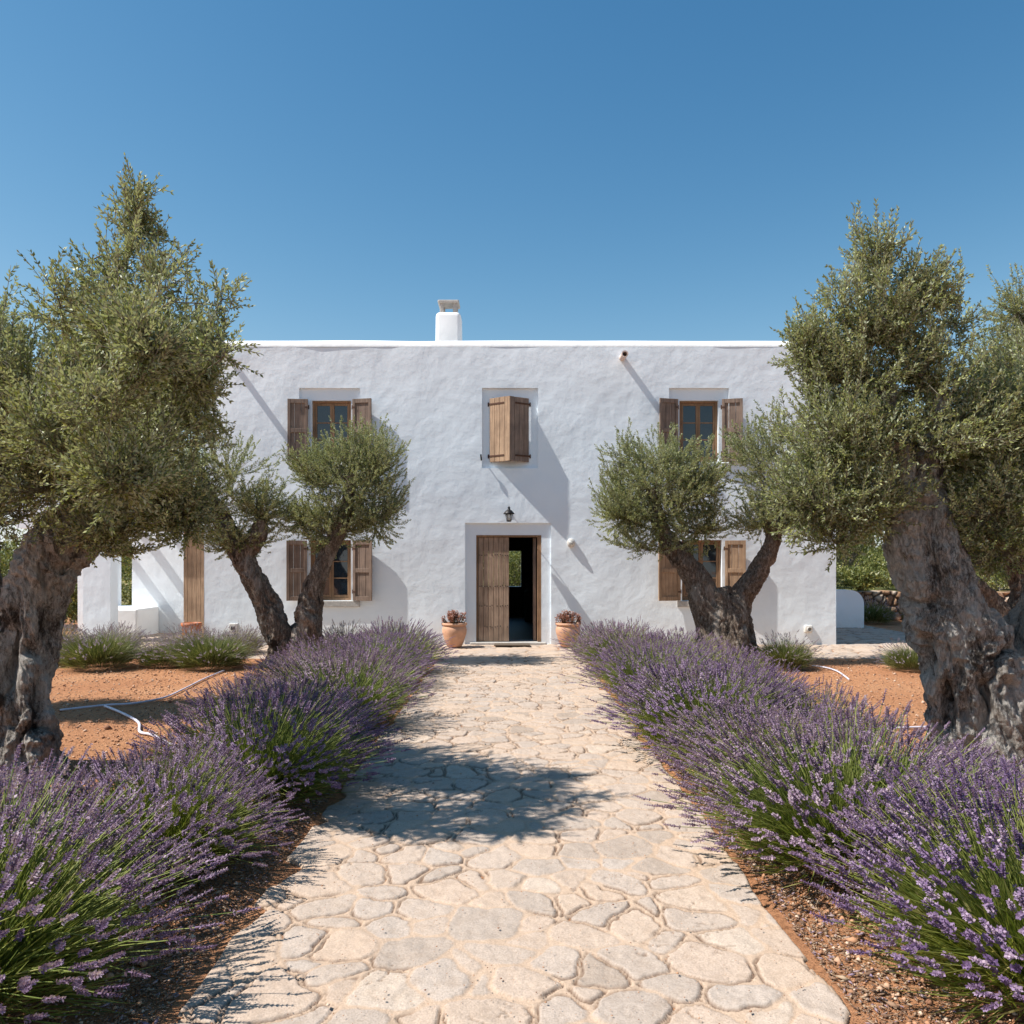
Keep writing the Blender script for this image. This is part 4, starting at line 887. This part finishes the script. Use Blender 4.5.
right = [('near', 2.14, 3.15, 1.08, 'nearest lavender bush on the right, filling the lower right corner'),
         ('near', 1.86, 4.45, 1.08, 'second lavender bush from the camera along the right path edge'),
         ('near', 1.84, 5.8, .86, 'third lavender bush from the camera along the right path edge'),
         ('near', 1.74, 7.05, 1.06, 'fourth lavender bush from the camera along the right path edge'),
         ('far', 1.80, 8.3, .84, 'fifth lavender bush from the camera along the right path edge'),
         ('far', 1.72, 9.4, 1.02, 'sixth lavender bush from the camera along the right path edge'),
         ('far', 1.78, 10.6, .84, 'seventh lavender bush from the camera, left of the dark forked olive'),
         ('far', 1.72, 11.8, .98, 'second farthest lavender bush along the right path edge'),
         ('far', 1.62, 13.1, .92, 'farthest lavender bush on the right, below the right door pot'),
         ('near', 2.72, 5.0, .66, 'violet lavender bush behind the right row, before the grey trunk'),
         ('near', 2.95, 3.95, .78, 'lavender bush behind the right row at the right picture edge'),
         ('far', 2.60, 6.9, .80, 'lavender bush behind the right row beside open red earth'),
         ('far', 2.55, 8.4, .85, 'outer lavender bush behind the right row, mid way to the house'),
         ('far', 2.60, 9.9, .85, 'outer lavender bush nearest the foot of the dark forked olive'),
         ('far', 2.50, 12.0, .85, 'outer lavender bush left of the forked olive trunk')]
left = [('near', -2.15, 3.05, 1.08, 'nearest lavender bush on the left, filling the lower left corner'),
        ('near', -2.95, 4.1, .84, 'lavender bush at the left picture edge below the olive trunk'),
        ('near', -1.98, 4.4, .86, 'second lavender bush from the camera along the left path edge'),
        ('near', -1.80, 5.7, 1.0, 'third lavender bush from the camera along the left path edge'),
        ('near', -1.90, 6.9, .84, 'fourth lavender bush from the camera along the left path edge'),
        ('far', -1.76, 8.1, 1.06, 'fifth lavender bush from the camera along the left path edge'),
        ('far', -1.88, 9.4, .88, 'sixth lavender bush from the camera along the left path edge'),
        ('far', -1.85, 10.7, .95, 'seventh lavender bush from the camera, right of the twin-trunk olive'),
        ('far', -1.80, 12.0, 1.0, 'farthest lavender bush on the left with pale violet tips'),
        ('far', -2.55, 7.9, .75, 'outer lavender bush beside the red earth on the left'),
        ('far', -2.55, 9.6, .8, 'outer lavender bush at the foot of the twin-trunk olive'),
        ('far', -2.60, 11.2, .85, 'outer lavender bush touching the right of the twin trunks')]
for lst, g_ in ((right, GR), (left, GL)):
    for i, (k_, x, y, s, lab) in enumerate(lst): clump(k_, x, y, s, lab, i*1.37+.4+(2 if g_ == GL else 0), g_)
GF = 'faded lavender along the white wall'
for i, (x, y, s, lab) in enumerate([(-8.3, 14.6, .85, 'faded lavender at the foot of the white porch pillar'), (-7.1, 14.4, .85, 'faded lavender in front of the porch opening'),
        (-5.9, 14.5, .8, 'faded lavender just left of the orange clay jar'), (-4.9, 14.5, .8, 'faded lavender below the small wall socket'), (-2.9, 13.9, .95, 'faded lavender right of the twin trunks under the lower window'),
        (-1.95, 13.3, .95, 'pale faded lavender left of the left door pot')]):
    clump('faded', x, y, s, lab, i*1.9+.3, GF, 'lav_faded', 'lav_dry')
for i, (x, y, s, sz, fm, lab) in enumerate([(-6.45, 12.5, 1.15, .95, 'lav_faded', 'low green bush without flowers on the red earth below the porch'),
        (-5.55, 12.8, .85, .9, 'lav_faded', 'small green bush between the two larger ones below the porch'), (-4.75, 12.6, 1.2, .85, 'lav_faded', 'low green bush left of the twin-trunk olive'),
        (-7.5, 12.9, .85, .8, 'lav_faded', 'green bush beside the near left olive trunk, far back'),
        (4.25, 12.5, .86, 1.05, 'lav_faded', 'dark green bush with dry tips right of the forked olive trunk'),
        (6.15, 12.3, .8, .95, 'lav_faded', 'small dry bush peeking out left of the leaning grey trunk'),
        (9.6, 21.3, 1.1, 1, 'lav_faded', 'green bush before the stone wall right of the garden wall'), (11.0, 21.4, 1.1, 1, 'lav_faded', 'green bush before the stone wall left of the leaning trunk'), (12.4, 21.4, 1.1, 1, 'lav_faded', 'green bush before the stone wall hidden by the leaning trunk')]):
    clump('green', x, y, s, lab, i*1.7+.2, 'low green bushes on the red earth', fm, 'shrub_green', sz)

# ------------------------------------------------------------------ hoses
def hose(label, pts, r=.012):
    P3 = [Vector(((a-512)*(EYE*FPX/(b-HY))/FPX, EYE*FPX/(b-HY), .022)) for a, b in pts]; out = []
    for i in range(len(P3)-1):
        p0, p1, p2, p3 = P3[max(i-1, 0)], P3[i], P3[i+1], P3[min(i+2, len(P3)-1)]
        for s in range(6): t = s/6; out.append(.5*((2*p1)+(p2-p0)*t+(2*p0-5*p1+4*p2-p3)*t*t+(3*p1-p0-3*p2+p3)*t**3))
    out.append(P3[-1]); o = MB().tube(out, r, 8).build('garden_hose', M['hose'], None, True); tag(o, label, 'hose')
hose('pale hose running back across the red earth towards the twin-trunk olive', [(60, 712), (105, 707), (135, 705), (165, 699), (185, 690), (205, 680), (224, 672)])
hose('pale kinked hose bending towards the left lavender row', [(105, 708), (120, 714), (138, 724), (140, 734), (152, 737), (165, 744), (178, 748), (196, 740)], .014)
hose('thin pale hose on the earth right of the dark green bush', [(812, 667), (826, 669), (838, 673), (849, 681)])
hose('pale hose on the earth against the foot of the leaning trunk', [(866, 738), (878, 732), (900, 730), (930, 729), (950, 728)])

# ------------------------------------------------------------------ clods, litter (uncountable)
def scatter(name, n, xy, size, m, flat, seed, z=.004):
    rg = np.random.default_rng(seed); p = xy(rg, n); n = len(p)
    oc = np.array([[1, 0, 0], [0, 1, 0], [-1, 0, 0], [0, -1, 0], [0, 0, 1], [0, 0, -1]], float); F = np.array([[0, 1, 4], [1, 2, 4], [2, 3, 4], [3, 0, 4], [1, 0, 5], [2, 1, 5], [3, 2, 5], [0, 3, 5]])
    s = size*rg.lognormal(0, .45, n); a = rg.uniform(0, 6.283, n); V = oc[None]*np.array([1, flat[0], flat[1]])*s[:, None, None]*rg.uniform(.7, 1.3, (n, 6, 1))
    c, s_ = np.cos(a)[:, None], np.sin(a)[:, None]; X = V[..., 0]*c-V[..., 1]*s_; Y = V[..., 0]*s_+V[..., 1]*c
    W = np.stack([X+p[:, :1], Y+p[:, 1:2], V[..., 2]+z+s[:, None]*flat[1]*.4], 2).reshape(-1, 3)
    o = link(name, npmesh(name, W, (F[None]+np.arange(n)[:, None, None]*6).reshape(-1, 3), np.repeat(rg.uniform(0, 1, n), 6)), M[m]); tag(o, kind='stuff'); return o
def soil_xy(rg, n):
    y = 2.4+11.2*rg.uniform(0, 1, n)**1.2; x = rg.uniform(-1, 1, n)*(1.3+y*.72); k = np.abs(x) > 1.33; return np.stack([x, y], 1)[k]
o = scatter('earth_clods', 42000, soil_xy, .009, 'clod', (.8, .6), 1); tag(o, 'reddish clods and small stones strewn over the bare earth', 'earth clods')
def lit_xy(rg, n):
    y = 2.0+10*rg.uniform(0, 1, n)**1.4; x = (1.29+np.abs(rg.normal(0, .3, n)))*rg.choice([-1, 1], n); return np.stack([x, y], 1)
o = scatter('dry_litter', 42000, lit_xy, .009, 'litter', (.28, .22), 2, .008); tag(o, 'dry brown mulch and fallen flowers under the lavender rows', 'mulch')
def pl_xy(rg, n):
    y = 2.0+11*rg.uniform(0, 1, n)**1.3; x = rg.uniform(-1.25, 1.25, n); return np.stack([x, y], 1)
o = scatter('path_grit', 7000, pl_xy, .0025, 'clod', (.8, .5), 4, .03); tag(o, 'fine grit lying on the stone path', 'grit')
